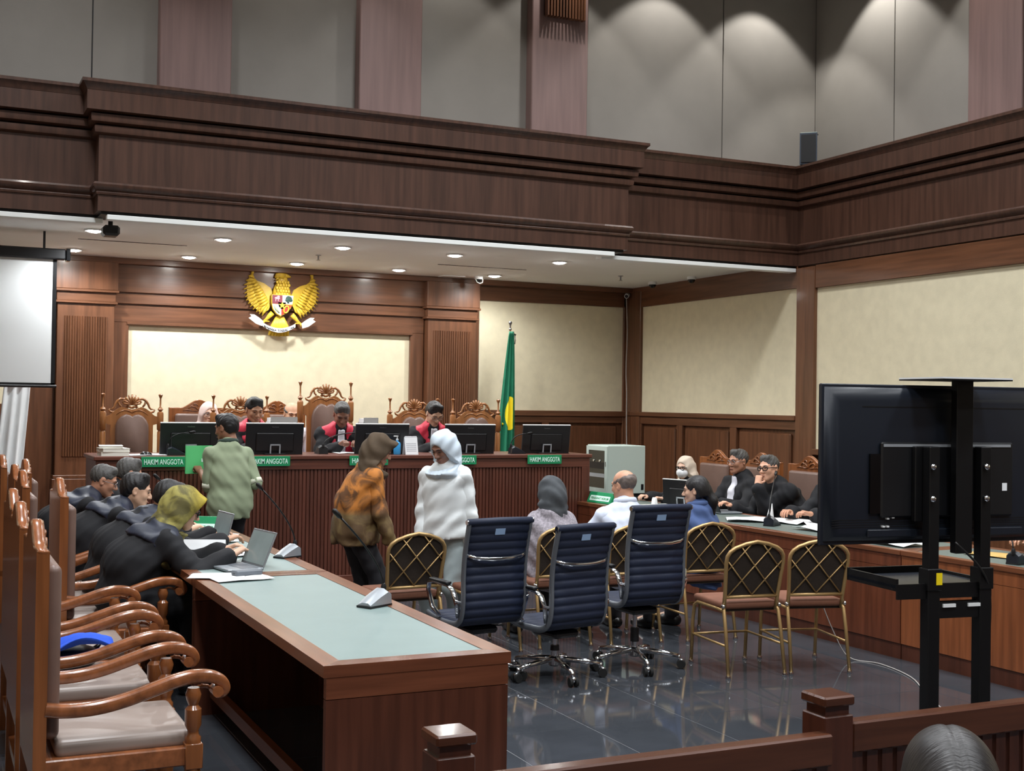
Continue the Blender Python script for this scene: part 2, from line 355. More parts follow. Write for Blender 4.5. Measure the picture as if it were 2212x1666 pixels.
# ---- deep wooden entablature that runs round the hall
path = [(XL, 10.86), (1.255, 10.86), (1.255, 10.6), (6.2, 10.6), (6.2, 10.86), (8.45, 10.86), (8.45, YF)]
b = MB(); b.sweep([(-.1, 3.255), (0, 3.255), (0, 3.385), (0, 3.87), (-.1, 3.87)], path)
tr = struct(b.build('trim_1', 'wood_fascia', None), 'deep dark wooden entablature between low ceiling and upper wall')
b = MB(); b.sweep([(-.02, 3.383), (.012, 3.388), (.016, 3.405), (.008, 3.418), (.026, 3.43), (.04, 3.45), (.042, 3.468), (.03, 3.485), (-.02, 3.495)], path); b.build('rail_moulding', 'wood_fascia', tr, 35)
b = MB(); b.sweep([(-.05, 3.866), (.008, 3.872), (.034, 3.886), (.038, 3.905), (.038, 3.94), (.012, 3.948), (-.05, 3.95)], path); b.build('step_moulding', 'wood_fascia', tr, 35)
b = MB(); b.sweep([(-.05, 3.95), (.03, 3.955), (.066, 3.968), (.07, 3.985), (.07, 4.028), (.045, 4.038), (-.05, 4.04)], path); b.build('step_moulding', 'wood_fascia', tr, 35)
b = MB(); b.sweep([(-.1, 4.04), (.085, 4.046), (.108, 4.052), (.108, 4.205), (-.1, 4.21)], path); b.build('band', 'wood_fascia', tr, 35)
b = MB(); b.sweep([(-.5, 4.206), (.11, 4.206), (.118, 4.225), (.135, 4.25), (.15, 4.262), (.15, 4.288), (-.5, 4.292)], path); b.build('crown', 'wood_fascia', tr, 35)
b = MB(); b.sweep([(-.12, 3.232), (-.03, 3.232), (-.03, 3.29), (-.12, 3.29)], path[:6]); b.build('gap_shade_strip', 'black_plastic', tr)  # black strip stands in for the shade of the gap under the entablature
# ---- upper walls of the hall, grey fabric with wooden pilasters
YU, XU = 10.97, 8.75
wu = struct(part('wall_back_upper', 'black_plastic', None, (XL - .3, XU + .2, YU + .012, YU + .12, 4.2, HZ + .1)), 'grey upper wall above the entablature with reddish pilasters')
for xa, xb in ((XL - .3, 1.226), (1.236, 7.536), (7.546, XU)): part('fabric_panel', 'grey_fabric', wu, (xa, xb, YU, YU + .03, 4.2, HZ), bev=.003)
for xa, xb in ((1.76, 2.365), (3.52, 4.12), (5.25, 5.86)): part('pilaster', 'upper_wood', wu, (xa, xb, YU - .13, YU, 4.2, HZ), bev=.008)
wv = struct(part('wall_right_upper', 'black_plastic', None, (XU + .012, XU + .12, YF, YU + .12, 4.2, HZ + .1)), 'grey upper right wall with a scallop of light near the corner')
for ya, yb in ((9.745, YU), (YF, 9.735)): part('fabric_panel', 'grey_fabric', wv, (XU, XU + .03, ya, yb, 4.2, HZ), bev=.003)
for ya in (8.0, 5.2, 2.4): part('pilaster', 'upper_wood', wv, (XU - .13, XU, ya, ya + .63, 4.2, HZ), bev=.008)
# ---- walls and ceiling that close the hall behind the camera
w_l = struct(part('wall_left', 'wood_wall', None, (XL - .12, XL, YF, YB + .1, 0, HZ)), 'left wooden wall of the hall')
for ya in (-1.8, 1.4, 4.6, 7.8): part('cream_panel', 'beige', w_l, (XL, XL + .02, ya, ya + 2.6, 1.31, 3.0))
w_f = struct(part('wall_front', 'grey_fabric', None, (XL, XR + .4, YF - .12, YF, 0, HZ)), 'plain wall at the back of the hall')
part('wainscot', 'wood_wall', w_f, (XL, XR, YF, YF + .04, 0, 1.3))
struct(part('ceiling_upper', 'ceiling_white', None, (XL - .3, XU + .2, YF - .1, YU + .1, HZ, HZ + .1)), 'high white ceiling of the hall')
# ---- louvred grille on the pilaster
t = thing('louvre_grille', 'dark brown louvred grille with vertical fins on the upper pilaster', 'grille', (5.57, YU - .13, 5.5))
part('back_plate', 'black_plastic', t, (-.2, .2, -.03, 0, 0, .62))
for q in range(13): part('fin', 'wood_wall', t, (-.205 + q * .033, -.19 + q * .033, -.1, -.03, -.02, .6))
# ---- loudspeaker on the ledge in the corner
t = thing('loudspeaker', 'dark blue grey loudspeaker box standing on the ledge in the corner', 'speaker', (8.4, 10.62, 4.292), math.radians(-45))
b = MB(); b.prism([(-.09, -.08), (.09, -.08), (.06, .09), (-.06, .09)], 0, .33, axis='z'); b.build('cabinet', mat('speaker_blue', (52, 62, 76), .6), t)
part('grille', 'black_plastic', t, (-.075, .075, -.092, -.08, .02, .31))
part('top_cap', 'rack_grey', t, (-.085, .085, -.075, .08, .33, .336))
# ---- recessed downlights of the alcove
names = ['far left', 'second from the left', 'middle', 'second from the right', 'far right']
for r, (yy, rn) in enumerate(((12.05, 'front row'), (13.75, 'rear row'))):
    for q, xx in enumerate((1.4, 2.58, 3.77, 4.98, 6.2)):
        t = thing('downlight', 'round recessed ceiling downlight of the %s, %s' % (rn, names[q]), 'downlight', (xx, yy, CZ), 0, 'recessed downlights over the judges')
        b = MB(); b.lathe([(.062, 0), (.085, 0), (.09, -.006), (.08, -.014), (.064, -.012)], n=24); b.build('ring', 'white_plastic', t, 40)
        bright = (1., 1., .55, 1., 1.)[q] if r == 0 else (1., 1., .7, .55, .8)[q]
        b = MB(); b.lathe([(.001, -.004), (.064, -.004), (.06, -.018), (.03, -.026), (.001, -.028)], n=20); b.build('lens', 'lamp', t, True)
        spot(t, (0, 0, -.05), SPOT_W * bright, 166, .6, .05, color=(.95, .98, 1.))
# ---- sprinklers, cameras, projector bracket
for (xx, yy), lb in (((3.76, 12.87), 'small sprinkler head in the ceiling between the middle downlights'), ((7.5, 12.98), 'small sprinkler head in the ceiling near the right wall')):
    t = thing('sprinkler', lb, 'sprinkler', (xx, yy, CZ), 0, 'ceiling sprinklers')
    b = MB(); b.lathe([(.03, 0), (.03, -.006), (.01, -.01), (.008, -.04), (.012, -.05)], n=12); b.build('body', 'steel', t, 40)
    b = MB(); b.lathe([(.02, -.055), (.024, -.058), (.006, -.06)], n=12); b.build('deflector', 'steel', t)
for (xx, yy), lb, dk in (((6.1, 14.0), 'white dome camera with black eye above the right pilaster', 1), ((8.2, 13.4), 'small dark dome camera under the ceiling by the right wall', 0), ((8.25, 12.6), 'second dark dome camera nearest the entablature on the right', 0)):
    t = thing('dome_camera', lb, 'camera', (xx, yy, CZ), 0, 'ceiling dome cameras')
    b = MB(); b.lathe([(.05, 0), (.055, -.02), (.05, -.035)], n=18); b.build('base', 'white_plastic', t, 40)
    b = MB(); b.ell((0, 0, -.035), (.045, .045, .045), 14); b.build('dome', 'black_gloss', t, True)
    if dk:
        b = MB(); b.tube([(-.05, -.02, -.03), (-.035, -.04, -.075), (0, -.045, -.088), (.035, -.04, -.075), (.05, -.02, -.03)], .006, 6); b.build('trim_ring', 'white_plastic', t, True)
t = thing('bullet_camera', 'small pale bullet camera in the wall corner below the ceiling', 'camera', (8.42, 14.38, 3.2))
b = MB(); b.cyl((.02, .04, .03), (0, 0, 0), .012, .012); b.build('arm', 'white_plastic', t, 40)
b = MB(); b.cyl((0, 0, 0), (-.07, -.09, -.03), .032, .03, 14); b.build('body', 'white_plastic', t, 40)
b = MB(); b.cyl((-.07, -.09, -.03), (-.075, -.096, -.032), .024, .022, 14); b.build('lens', 'black_gloss', t, 40)
def wire(name, pts, r, m, label, cat='cable'):
    P = [Vector(p) for p in pts]; Q = []
    for i in range(len(P) - 1):
        a, p, q, c = P[max(i - 1, 0)], P[i], P[i + 1], P[min(i + 2, len(P) - 1)]
        for u in (0, .2, .4, .6, .8): Q.append(.5 * (2 * p + (q - a) * u + (2 * a - 5 * p + 4 * q - c) * u * u + (3 * p - a - 3 * q + c) * u ** 3))
    b = MB(); b.tube(Q + [P[-1]], r, 6)
    return tag(b.build(name, m, None, True), label, cat)
wire('camera_cable', [(8.4, 14.38, 3.16), (8.41, 14.36, 2.7), (8.4, 14.36, 2.2), (8.39, 14.32, 1.9), (8.38, 14.3, 1.6), (8.36, 14.25, 1.2), (8.3, 14.1, .8)], .008, 'cable_grey', 'thin grey cable hanging down the dark wall corner')
t = thing('ceiling_projector', 'small black projector hanging at the ceiling edge by the entablature', 'projector', (1.44, 11.25, CZ))
b = MB(); b.cyl((0, 0, 0), (0, 0, -.06), .02); b.build('bracket', 'black_metal', t, 40)
part('body', 'black_plastic', t, (-.07, .07, -.09, .09, -.15, -.06), bev=.02)
b = MB(); b.cyl((0, .09, -.1), (0, .12, -.1), .03, .026, 14); b.build('lens', 'black_gloss', t, 40)
# ================================================================== furniture
# ---- judges bench
t = thing('judges_bench', 'long dark wooden judges bench with fluted front and five monitors', 'bench', (1.36, 11.27, 0))
L_ = 4.82
part('top', 'wood_bench_h', t, (-.02, L_ + .02, -.02, .75, 1.2, 1.237), bev=.006)
part('apron', 'wood_bench_h', t, (0, L_, 0, .03, 1.108, 1.2), bev=.003)
part('end_panel', 'wood_bench', t, (0, .26, .0, .03, .12, 1.108), bev=.003)
part('end_panel', 'wood_bench', t, (L_ - .09, L_, .0, .03, .12, 1.108), bev=.003)
part('side_panel', 'wood_bench', t, (0, .03, .03, .72, .0, 1.2)); part('side_panel', 'wood_bench', t, (L_ - .03, L_, .03, .72, .0, 1.2))
part('plinth', 'wood_bench_h', t, (-.01, L_ + .01, -.012, .04, 0, .12), bev=.004)
part('backing', 'wood_bench', t, (.26, L_ - .09, .026, .05, .12, 1.108))
b = MB(); n = 126; w = (L_ - .35) / n
for q in range(n):
    xc = .26 + (q + .5) * w
    b.prism([(xc - w * .42, .027), (xc - w * .34, .012), (xc + w * .34, .012), (xc + w * .42, .027)], .12, 1.106, axis='z')
f = b.build('fluting', 'wood_bench', t); f['kind'] = 'stuff'
for i, (xa, txt, lb) in enumerate(((1.736, 'HAKIM ANGGOTA', 'green name plate reading HAKIM ANGGOTA at the far left of the bench'), (2.675, 'HAKIM ANGGOTA', 'green name plate HAKIM ANGGOTA right beside the man in the green shirt'), (3.62, 'HAKIM KETUA', 'green name plate mostly hidden by the brown headscarf'), (4.53, 'HAKIM ANGGOTA', 'green name plate hidden behind the white headscarf'), (5.464, 'HAKIM ANGGOTA', 'green name plate HAKIM ANGGOTA at the far right of the bench'))):
    s_ = thing('name_plate', lb, 'sign', (xa + .187, 11.248, 1.143), 0, 'name plates on the judges bench')
    part('plate', 'sign_green', s_, (-.19, .19, -.006, 0, 0, .09), bev=.002)
    text_obj('lettering', txt, .066, 'sign_text', s_, T(0, -.008, .022), width=.335)
# ---- long side tables (left)
def long_table(name, label, x0, x1, y0, y1, near_end, far_end, open_side=-1):
    t = thing(name, label, 'table', (x0, y0, 0)); w = x1 - x0; l = y1 - y0; h = .76; e = .085
    part('inlay', 'inlay', t, (e, w - e, e, l - e, h - .03, h - .003))
    b = MB(); b.prism([(0, 0), (e, e), (e, l - e), (0, l)], h - .045, h, axis='z'); b.build('edge_board', 'wood_table', t)
    b = MB(); b.prism([(w, 0), (w, l), (w - e, l - e), (w - e, e)], h - .045, h, axis='z'); b.build('edge_board', 'wood_table', t)
    b = MB(); b.prism([(0, 0), (w, 0), (w - e, e), (e, e)], h - .045, h, axis='z'); b.build('edge_board', 'wood_table_x', t)
    b = MB(); b.prism([(0, l), (e, l - e), (w - e, l - e), (w, l)], h - .045, h, axis='z'); b.build('edge_board', 'wood_table_x', t)
    xs = w - .05 if open_side < 0 else .02
    part('modesty_panel', 'wood_table_v', t, (xs, xs + .03, .03, l - .03, .0, h - .045))
    for q, yy in enumerate((.0, l - .035)):
        part('end_panel', 'wood_table_v', t, (.012, w - .012, yy + .002, yy + .035, .0, h - .13))
        part('end_panel', 'wood_table_x', t, (.012, w - .012, yy + .002, yy + .035, h - .127, h - .045))
    part('stretcher', 'wood_table', t, (.1, .14, .04, l - .04, .1, .16))
    return t
long_table('long_table', 'long wooden table with pale grey inlaid top, nearest the empty chairs', 1.37, 2.14, 4.53, 7.04, 1, 1)
long_table('long_table', 'far wooden table with pale inlay where the robed people sit', 1.37, 2.14, 7.05, 10.4, 1, 1)
# ---- right desks
def desk(label, y_from, y_to, front, end=True):
    t = thing('long_desk', label, 'desk', (6.04, 11.27, 0), .0343)
    l = y_to - y_from; w = .8; h = .76; ya = -(11.27 - y_from); yb = -(11.27 - y_to)   # ya < yb are local y
    lo, hi = yb, ya
    part('inlay', 'inlay_dark', t, (.07, w - .07, lo + .07, hi - .07, h - .03, h - .003))
    for q in ((0, .07, lo, hi), (w - .07, w, lo, hi)): part('edge_board', 'wood_table', t, (q[0], q[1], q[2], q[3], h - .035, h), bev=.003)
    for q in ((.07, w - .07, lo, lo + .07), (.07, w - .07, hi - .07, hi)): part('edge_board', 'wood_table_x', t, (q[0], q[1], q[2], q[3], h - .035, h), bev=.003)
    part('front_apron', front, t, (.012, .05, lo, hi, h - .125, h - .035))
    part('front_panel', front, t, (.012, .05, lo, hi, .11, h - .128))
    part('kick_board', 'wood_table_v', t, (.02, .06, lo, hi, 0, .107))
    for q in (lo + .01, hi - .045): part('end_panel', front, t, (.05, w - .02, q, q + .035, 0, h - .035))
    return t
desk('long wooden desk on the right with green grey top, in front of the robed lawyers', 11.27, 6.79, 'wood_desk')
desk('lighter wooden desk on the right behind the television stand', 6.78, 4.6, 'wood_desk_light')
# ---- equipment rack on a black cabinet
t = thing('equipment_cabinet', 'low black cabinet under the grey equipment rack', 'cabinet', (7.0, 11.85, 0))
part('body', 'black_plastic', t, (-.5, .5, -.35, .4, 0, .74), bev=.006); part('top', 'black_plastic', t, (-.52, .52, -.37, .42, .74, .77), bev=.004)
for q in (-.49, .01): part('door', 'black_gloss', t, (q, q + .48, -.365, -.35, .04, .72), bev=.003)
t = thing('equipment_rack', 'pale grey equipment rack with dark glass door beside the judges bench', 'rack', (6.56, 11.57, .77))
part('shell', 'rack_grey', t, (.0, .46, 0, .45, .03, .54), bev=.005); part('base', 'black_plastic', t, (.02, .44, .02, .43, 0, .03))
b = MB(); b.box(-.012, 0, .0, .05, .04, .53); b.box(-.012, 0, .40, .45, .04, .53); b.box(-.012, 0, .05, .40, .485, .53); b.box(-.012, 0, .05, .40, .04, .085); b.build('door_frame', 'rack_grey', t)
part('door_glass', 'dark_glass', t, (-.006, 0, .05, .40, .085, .485))
part('amplifier', 'silver_plastic', t, (-.009, -.006, .06, .39, .2, .24)); part('amplifier', 'black_plastic', t, (-.009, -.006, .06, .39, .29, .36))
for q in (.16, .29):
    b = MB(); b.cyl((-.006, q, .375), (-.014, q, .375), .014, .012, 12); b.build('knob', 'chrome', t, 40)
part('lock', 'steel', t, (-.016, -.01, .02, .035, .32, .37)); part('cable_port', 'black_plastic', t, (.41, .44, -.004, .002, .07, .13))
# ---- carved armchairs: solid back with arched crest (front is +y)
def carved_chair():
    t = thing('carved_armchair', '', 'chair')
    W2 = .315
    def topz(u):   # u in -1..1
        a = abs(u)
        return 1.19 + (.085 * (.5 + .5 * math.cos(PI * min(1, a / .62))) if a < .62 else 0.)
    poly = [(-W2, .36), (W2, .36)] + [(W2 * u, topz(u)) for u in [1 - 2 * q / 36 for q in range(37)]]
    b = MB(); b.prism(poly, -.30, -.255, axis='y'); b.build('back_panel', 'wood_chair', t)
    b = MB()   # raised rim along the crest
    b.tube([(W2 * u, -.277, topz(u) + .001) for u in [-1 + 2 * q / 36 for q in range(37)]], .0235, 6, up=(0, 1, 0), flat=(1., .35)); b.build('crest_moulding', 'wood_chair_h', t, True)
    b = MB()
    for sx in (-1, 1):
        b.tube([(sx * .008, -.252, 1.17), (sx * .04, -.25, 1.205), (sx * .085, -.25, 1.215), (sx * .11, -.25, 1.19), (sx * .09, -.25, 1.17), (sx * .07, -.25, 1.18)], [.008, .008, .007, .006, .005, .004], 6)
        b.tube([(sx * .01, -.252, 1.215), (sx * .035, -.25, 1.24), (sx * .06, -.25, 1.235), (sx * .055, -.25, 1.22)], [.006, .006, .005, .004], 6)
        b.tube([(sx * .01, -.252, 1.17), (sx * .04, -.25, 1.165), (sx * .13, -.25, 1.175), (sx * .17, -.25, 1.165)], [.006, .006, .005, .003], 6)
    b.build('carving', 'wood_chair', t, True)
    b = MB(); b.box(-.255, .255, -.262, -.205, .5, 1.135, bev=.027, seg=4); b.build('back_cushion', 'leather_brown', t, 40)
    for sx in (-1, 1):
        b = MB(); b.prism([(-.3, 0), (-.255, 0), (-.255, .4), (-.3, .4)], sx * W2 - .03 * (sx > 0), sx * W2 + .03 * (sx < 0), axis='x')
        b.build('rear_leg', 'wood_chair', t)
        b = MB(); b.box(sx * .29 - .032, sx * .29 + .032, .235, .3, .36, .455, bev=.003); b.lathe([(.028, 0), (.03, .05), (.018, .07), (.034, .12), (.036, .22), (.022, .3), (.03, .33), (.03, .36)], (sx * .29, .267, 0), 14); b.build('front_leg', 'wood_chair', t, 40)
        b = MB(); b.lathe([(.03, .455), (.03, .475), (.022, .485), (.021, .5), (.031, .52), (.031, .58), (.018, .595), (.026, .615), (.03, .635), (.022, .66)], (sx * .29, .267, 0), 14); b.build('arm_post', 'wood_chair', t, 40)
        ap = [(-.26, .622), (-.18, .612), (-.08, .615), (.02, .634), (.12, .665), (.2, .69), (.27, .702), (.33, .697), (.37, .678), (.385, .65), (.375, .63), (.35, .625)]
        rr = [.026, .026, .026, .026, .026, .026, .026, .025, .023, .02, .016, .011]; sp = spline([(sx * .29, y, z) for y, z in ap], 4)
        b = MB(); b.tube(sp, [float(np.interp(q / 4, range(12), rr)) for q in range(len(sp))], 16, up=(1, 0, 0), flat=(1.1, .95), sq=.5); ar = b.build('arm', 'wood_chair_h', t, 40)
        b = MB(); b.cyl((sx * .29 - .034, .352, .643), (sx * .29 + .034, .352, .643), .021, .021, 14); b.ell((sx * .29 - .034, .352, .643), (.006, .015, .015), 8); b.build('scroll', 'wood_chair_h', ar, 40)
        b = MB()
        for q in range(3): b.tube([(sx * .29 - .03, .3 - q * .012, .662 - q * .004), (sx * .29 - .03, .325 - q * .004, .655), (sx * .29 - .03, .335, .645)], [.003, .007, .004], 6)
        b.build('leaf_carving', 'wood_chair_h', ar, True)
    b = MB(); b.box(-.3, .3, -.26, .29, .37, .44, bev=.005); b.build('seat_frame', 'wood_chair_h', t)
    b = MB(); b.box(-.265, .265, -.22, .275, .43, .497, bev=.026, seg=4); b.build('seat_cushion', 'leather_pale', t, 40)
    part('stretcher', 'wood_chair_h', t, (-.3, .3, -.29, -.26, .14, .18))
    return t
cc = carved_chair(); cc_used = [False]
def put_cc(x, y, rz, label, group):
    """x, y: seat centre"""
    if not cc_used[0]:
        cc_used[0] = True; o = cc; o.location = (x, y, 0); o.rotation_euler = (0, 0, rz); tag(o, label, 'chair', group); return o
    return copy_tree(cc, (x, y, 0), rz, label, group)
R90 = PI / 2
rowL = [(.68, 5.09, 'empty carved armchair nearest the camera at the left table'), (.68, 5.96, 'second carved armchair from the camera with a blue cloth on its seat'), (.7, 6.8, 'third carved armchair from the camera, empty, left row'),
        (1.0, 7.64, 'carved armchair of the woman in the yellow headscarf'), (.86, 8.46, 'carved armchair of the man just behind the yellow headscarf'), (.86, 9.2, 'carved armchair of the black haired man in profile'),
        (.98, 9.95, 'carved armchair of the man with thin glasses'), (.86, 10.72, 'farthest carved armchair of the left row')]
for x, y, lb in rowL: put_cc(x, y, -R90, lb, 'carved armchairs along the left table')
rowR = [(7.42, 11.2, 'carved armchair behind the woman with the face mask'), (7.42, 10.42, 'carved armchair behind the lawyer with thin glasses'), (7.42, 9.66, 'carved armchair behind the lawyer resting his chin'), (7.42, 8.86, 'carved armchair on the right hidden by the television edge'), (7.6, 6.2, 'carved armchair at the lighter right desk')]
for x, y, lb in rowR: put_cc(x, y, R90, lb, 'carved armchairs along the right desk')
for x, y, lb in ((2.66, 13.2, 'carved armchair of the clerk in the pale headscarf'), (3.5, 13.2, 'carved armchair of the bald clerk')):
    o = put_cc(x, y, PI, lb, 'clerk armchairs behind the judges'); o.location.z = .45
# ---- judges thrones (front is +y)
def throne(label, hs=1.):
    t = thing('judge_throne', label, 'chair', group='carved judge thrones')
    Z = lambda z: z if z < .5 else .5 + (z - .5) * hs
    for sx in (-1, 1):
        pr = [(.026, 0), (.028, .3), (.028, .4), (.03, .5), (.026, .52), (.028, .6), (.028, .96), (.02, .975), (.032, .99), (.032, 1.14), (.028, 1.155), (.013, 1.165), (.028, 1.182), (.024, 1.19), (.009, 1.205), (.008, 1.25), (.012, 1.255), (.022, 1.27), (.006, 1.275)]
        b = MB(); b.lathe([(r, Z(z) + (.06 if z > 1.2 else 0) * (z - 1.2) / .075) for r, z in pr], (sx * .27, -.25, 0), 14); b.build('post', 'wood_throne', t, 40)
        b = MB(); b.lathe([(.03, 0), (.034, .1), (.02, .14), (.036, .2), (.03, .36), (.03, .42)], (sx * .27, .23, 0), 14); b.build('front_leg', 'wood_throne', t, 40)
        b = MB(); b.tube([(sx * .27, -.24, .66), (sx * .275, -.1, .645), (sx * .28, .08, .665), (sx * .28, .2, .69), (sx * .28, .26, .68), (sx * .28, .28, .65), (sx * .28, .255, .64)], [.024, .024, .024, .025, .022, .018, .012], 8); b.build('arm', 'wood_throne', t, True)
        b = MB(); b.lathe([(.026, .42), (.03, .5), (.018, .54), (.028, .6), (.022, .67)], (sx * .27, .2, 0), 12); b.build('arm_post', 'wood_throne', t, 40)
    # wooden back plate with scalloped shoulders
    half = [(.2, .48), (.2, 1.0), (.2, 1.03), (.25, 1.045), (.25, 1.11), (.215, 1.12), (.19, 1.14), (.165, 1.165), (.13, 1.19), (.09, 1.205), (.05, 1.19), (.0, 1.18)]
    poly = [(x, Z(z)) for x, z in half] + [(-x, Z(z)) for x, z in half[::-1][1:]]
    b = MB(); b.prism(poly, -.27, -.235, axis='y'); b.build('back_plate', 'wood_throne', t)
    hc = [(.155, .52), (.155, .96), (.152, 1.03), (.135, 1.075), (.1, 1.115), (.06, 1.135), (.025, 1.128), (.0, 1.112)]
    b = MB()
    for q, (sc, yy) in enumerate(((1., -.236), (1.02, -.225), (1., -.205), (.9, -.192))):
        ring = [(x * sc, Z(z) if q < 3 else Z(.52 + (z - .52) * .95 + .015)) for x, z in hc]; ring = ring + [(-x, z) for x, z in ring[::-1][1:]]
        vs = [b.bm.verts.new((x, yy, z)) for x, z in ring]
        if q: [b.bm.faces.new((pv[i], pv[(i + 1) % len(vs)], vs[(i + 1) % len(vs)], vs[i])) for i in range(len(vs))]
        pv = vs
    b.bm.faces.new(pv); b.build('back_cushion', 'leather_brown', t, 60)
    part('seat_frame', 'wood_throne', t, (-.29, .29, -.26, .26, .36, .43), bev=.005); part('seat_cushion', 'leather_brown', t, (-.25, .25, -.2, .25, .42, .49), bev=.02)
    for sx in (-1, 1):
        b = MB(); b.box(sx * .21 - .012, sx * .21 + .012, -.27, -.245, .43, Z(.5)); b.build('back_support', 'wood_throne', t)
    # crest: shell and scrolls, openwork
    c = MB(); zc = Z(1.205)
    for q in range(9):
        a = math.radians(-80 + q * 20); ln = .078 + .022 * math.cos(a)
        c.tube([(.0, -.25, zc + .02), (math.sin(a) * ln * .6, -.24, zc + .02 + math.cos(a) * ln * .6), (math.sin(a) * ln, -.246, zc + .02 + math.cos(a) * ln)], [.006, .011, .009], 6)
    c.build('shell_crest', 'wood_throne', t, True)
    c = MB()
    for sx in (-1, 1):
        c.tube([(sx * x, -.25, zc + z) for x, z in ((.045, .045), (.07, .075), (.105, .078), (.135, .058), (.155, .025), (.165, -.005), (.18, -.02), (.2, -.022))], [.008, .012, .013, .013, .012, .01, .009, .006], 6)
        c.tube([(sx * x, -.25, zc + z) for x, z in ((.075, .07), (.085, .045), (.07, .03), (.055, .038))], [.01, .01, .008, .005], 6)
        c.tube([(sx * x, -.25, zc + z) for x, z in ((.1, .0), (.118, .02), (.128, .05), (.12, .055))], [.009, .01, .01, .006], 6)
        c.tube([(sx * x, -.25, zc + z) for x, z in ((.16, -.045), (.18, -.055), (.205, -.045), (.215, -.03), (.205, -.02))], [.008, .01, .01, .008, .005], 6)
        c.tube([(sx * x, -.25, zc + z) for x, z in ((.0, -.01), (.03, .005), (.05, .015), (.055, .0), (.035, -.012))], [.012, .012, .012, .01, .006], 6)
        c.tube([(sx * x, -.238, zc + z) for x, z in ((.0, -.055), (.03, -.035), (.07, -.03), (.11, -.045), (.15, -.08))], [.008, .008, .007, .007, .004], 6)
    c.build('scroll_crest', 'wood_throne', t, True)
    return t
for i, (x, lb, hs) in enumerate(((1.845, 'empty carved throne at the left end of the judges bench', 1.), (2.9, 'carved throne of the judge left of the centre', 1.), (3.785, 'tall central carved throne of the presiding judge', 1.2), (4.76, 'carved throne of the judge with glasses, right of centre', 1.), (5.48, 'empty carved throne beside the green flag', 1.))):
    if i == 0: tA = throne(lb); o = tA
    elif hs != 1.: o = throne(lb, hs)
    else: o = copy_tree(tA, label=lb)
    o.location = (x, 12.35, .45); o.rotation_euler = (0, 0, PI)
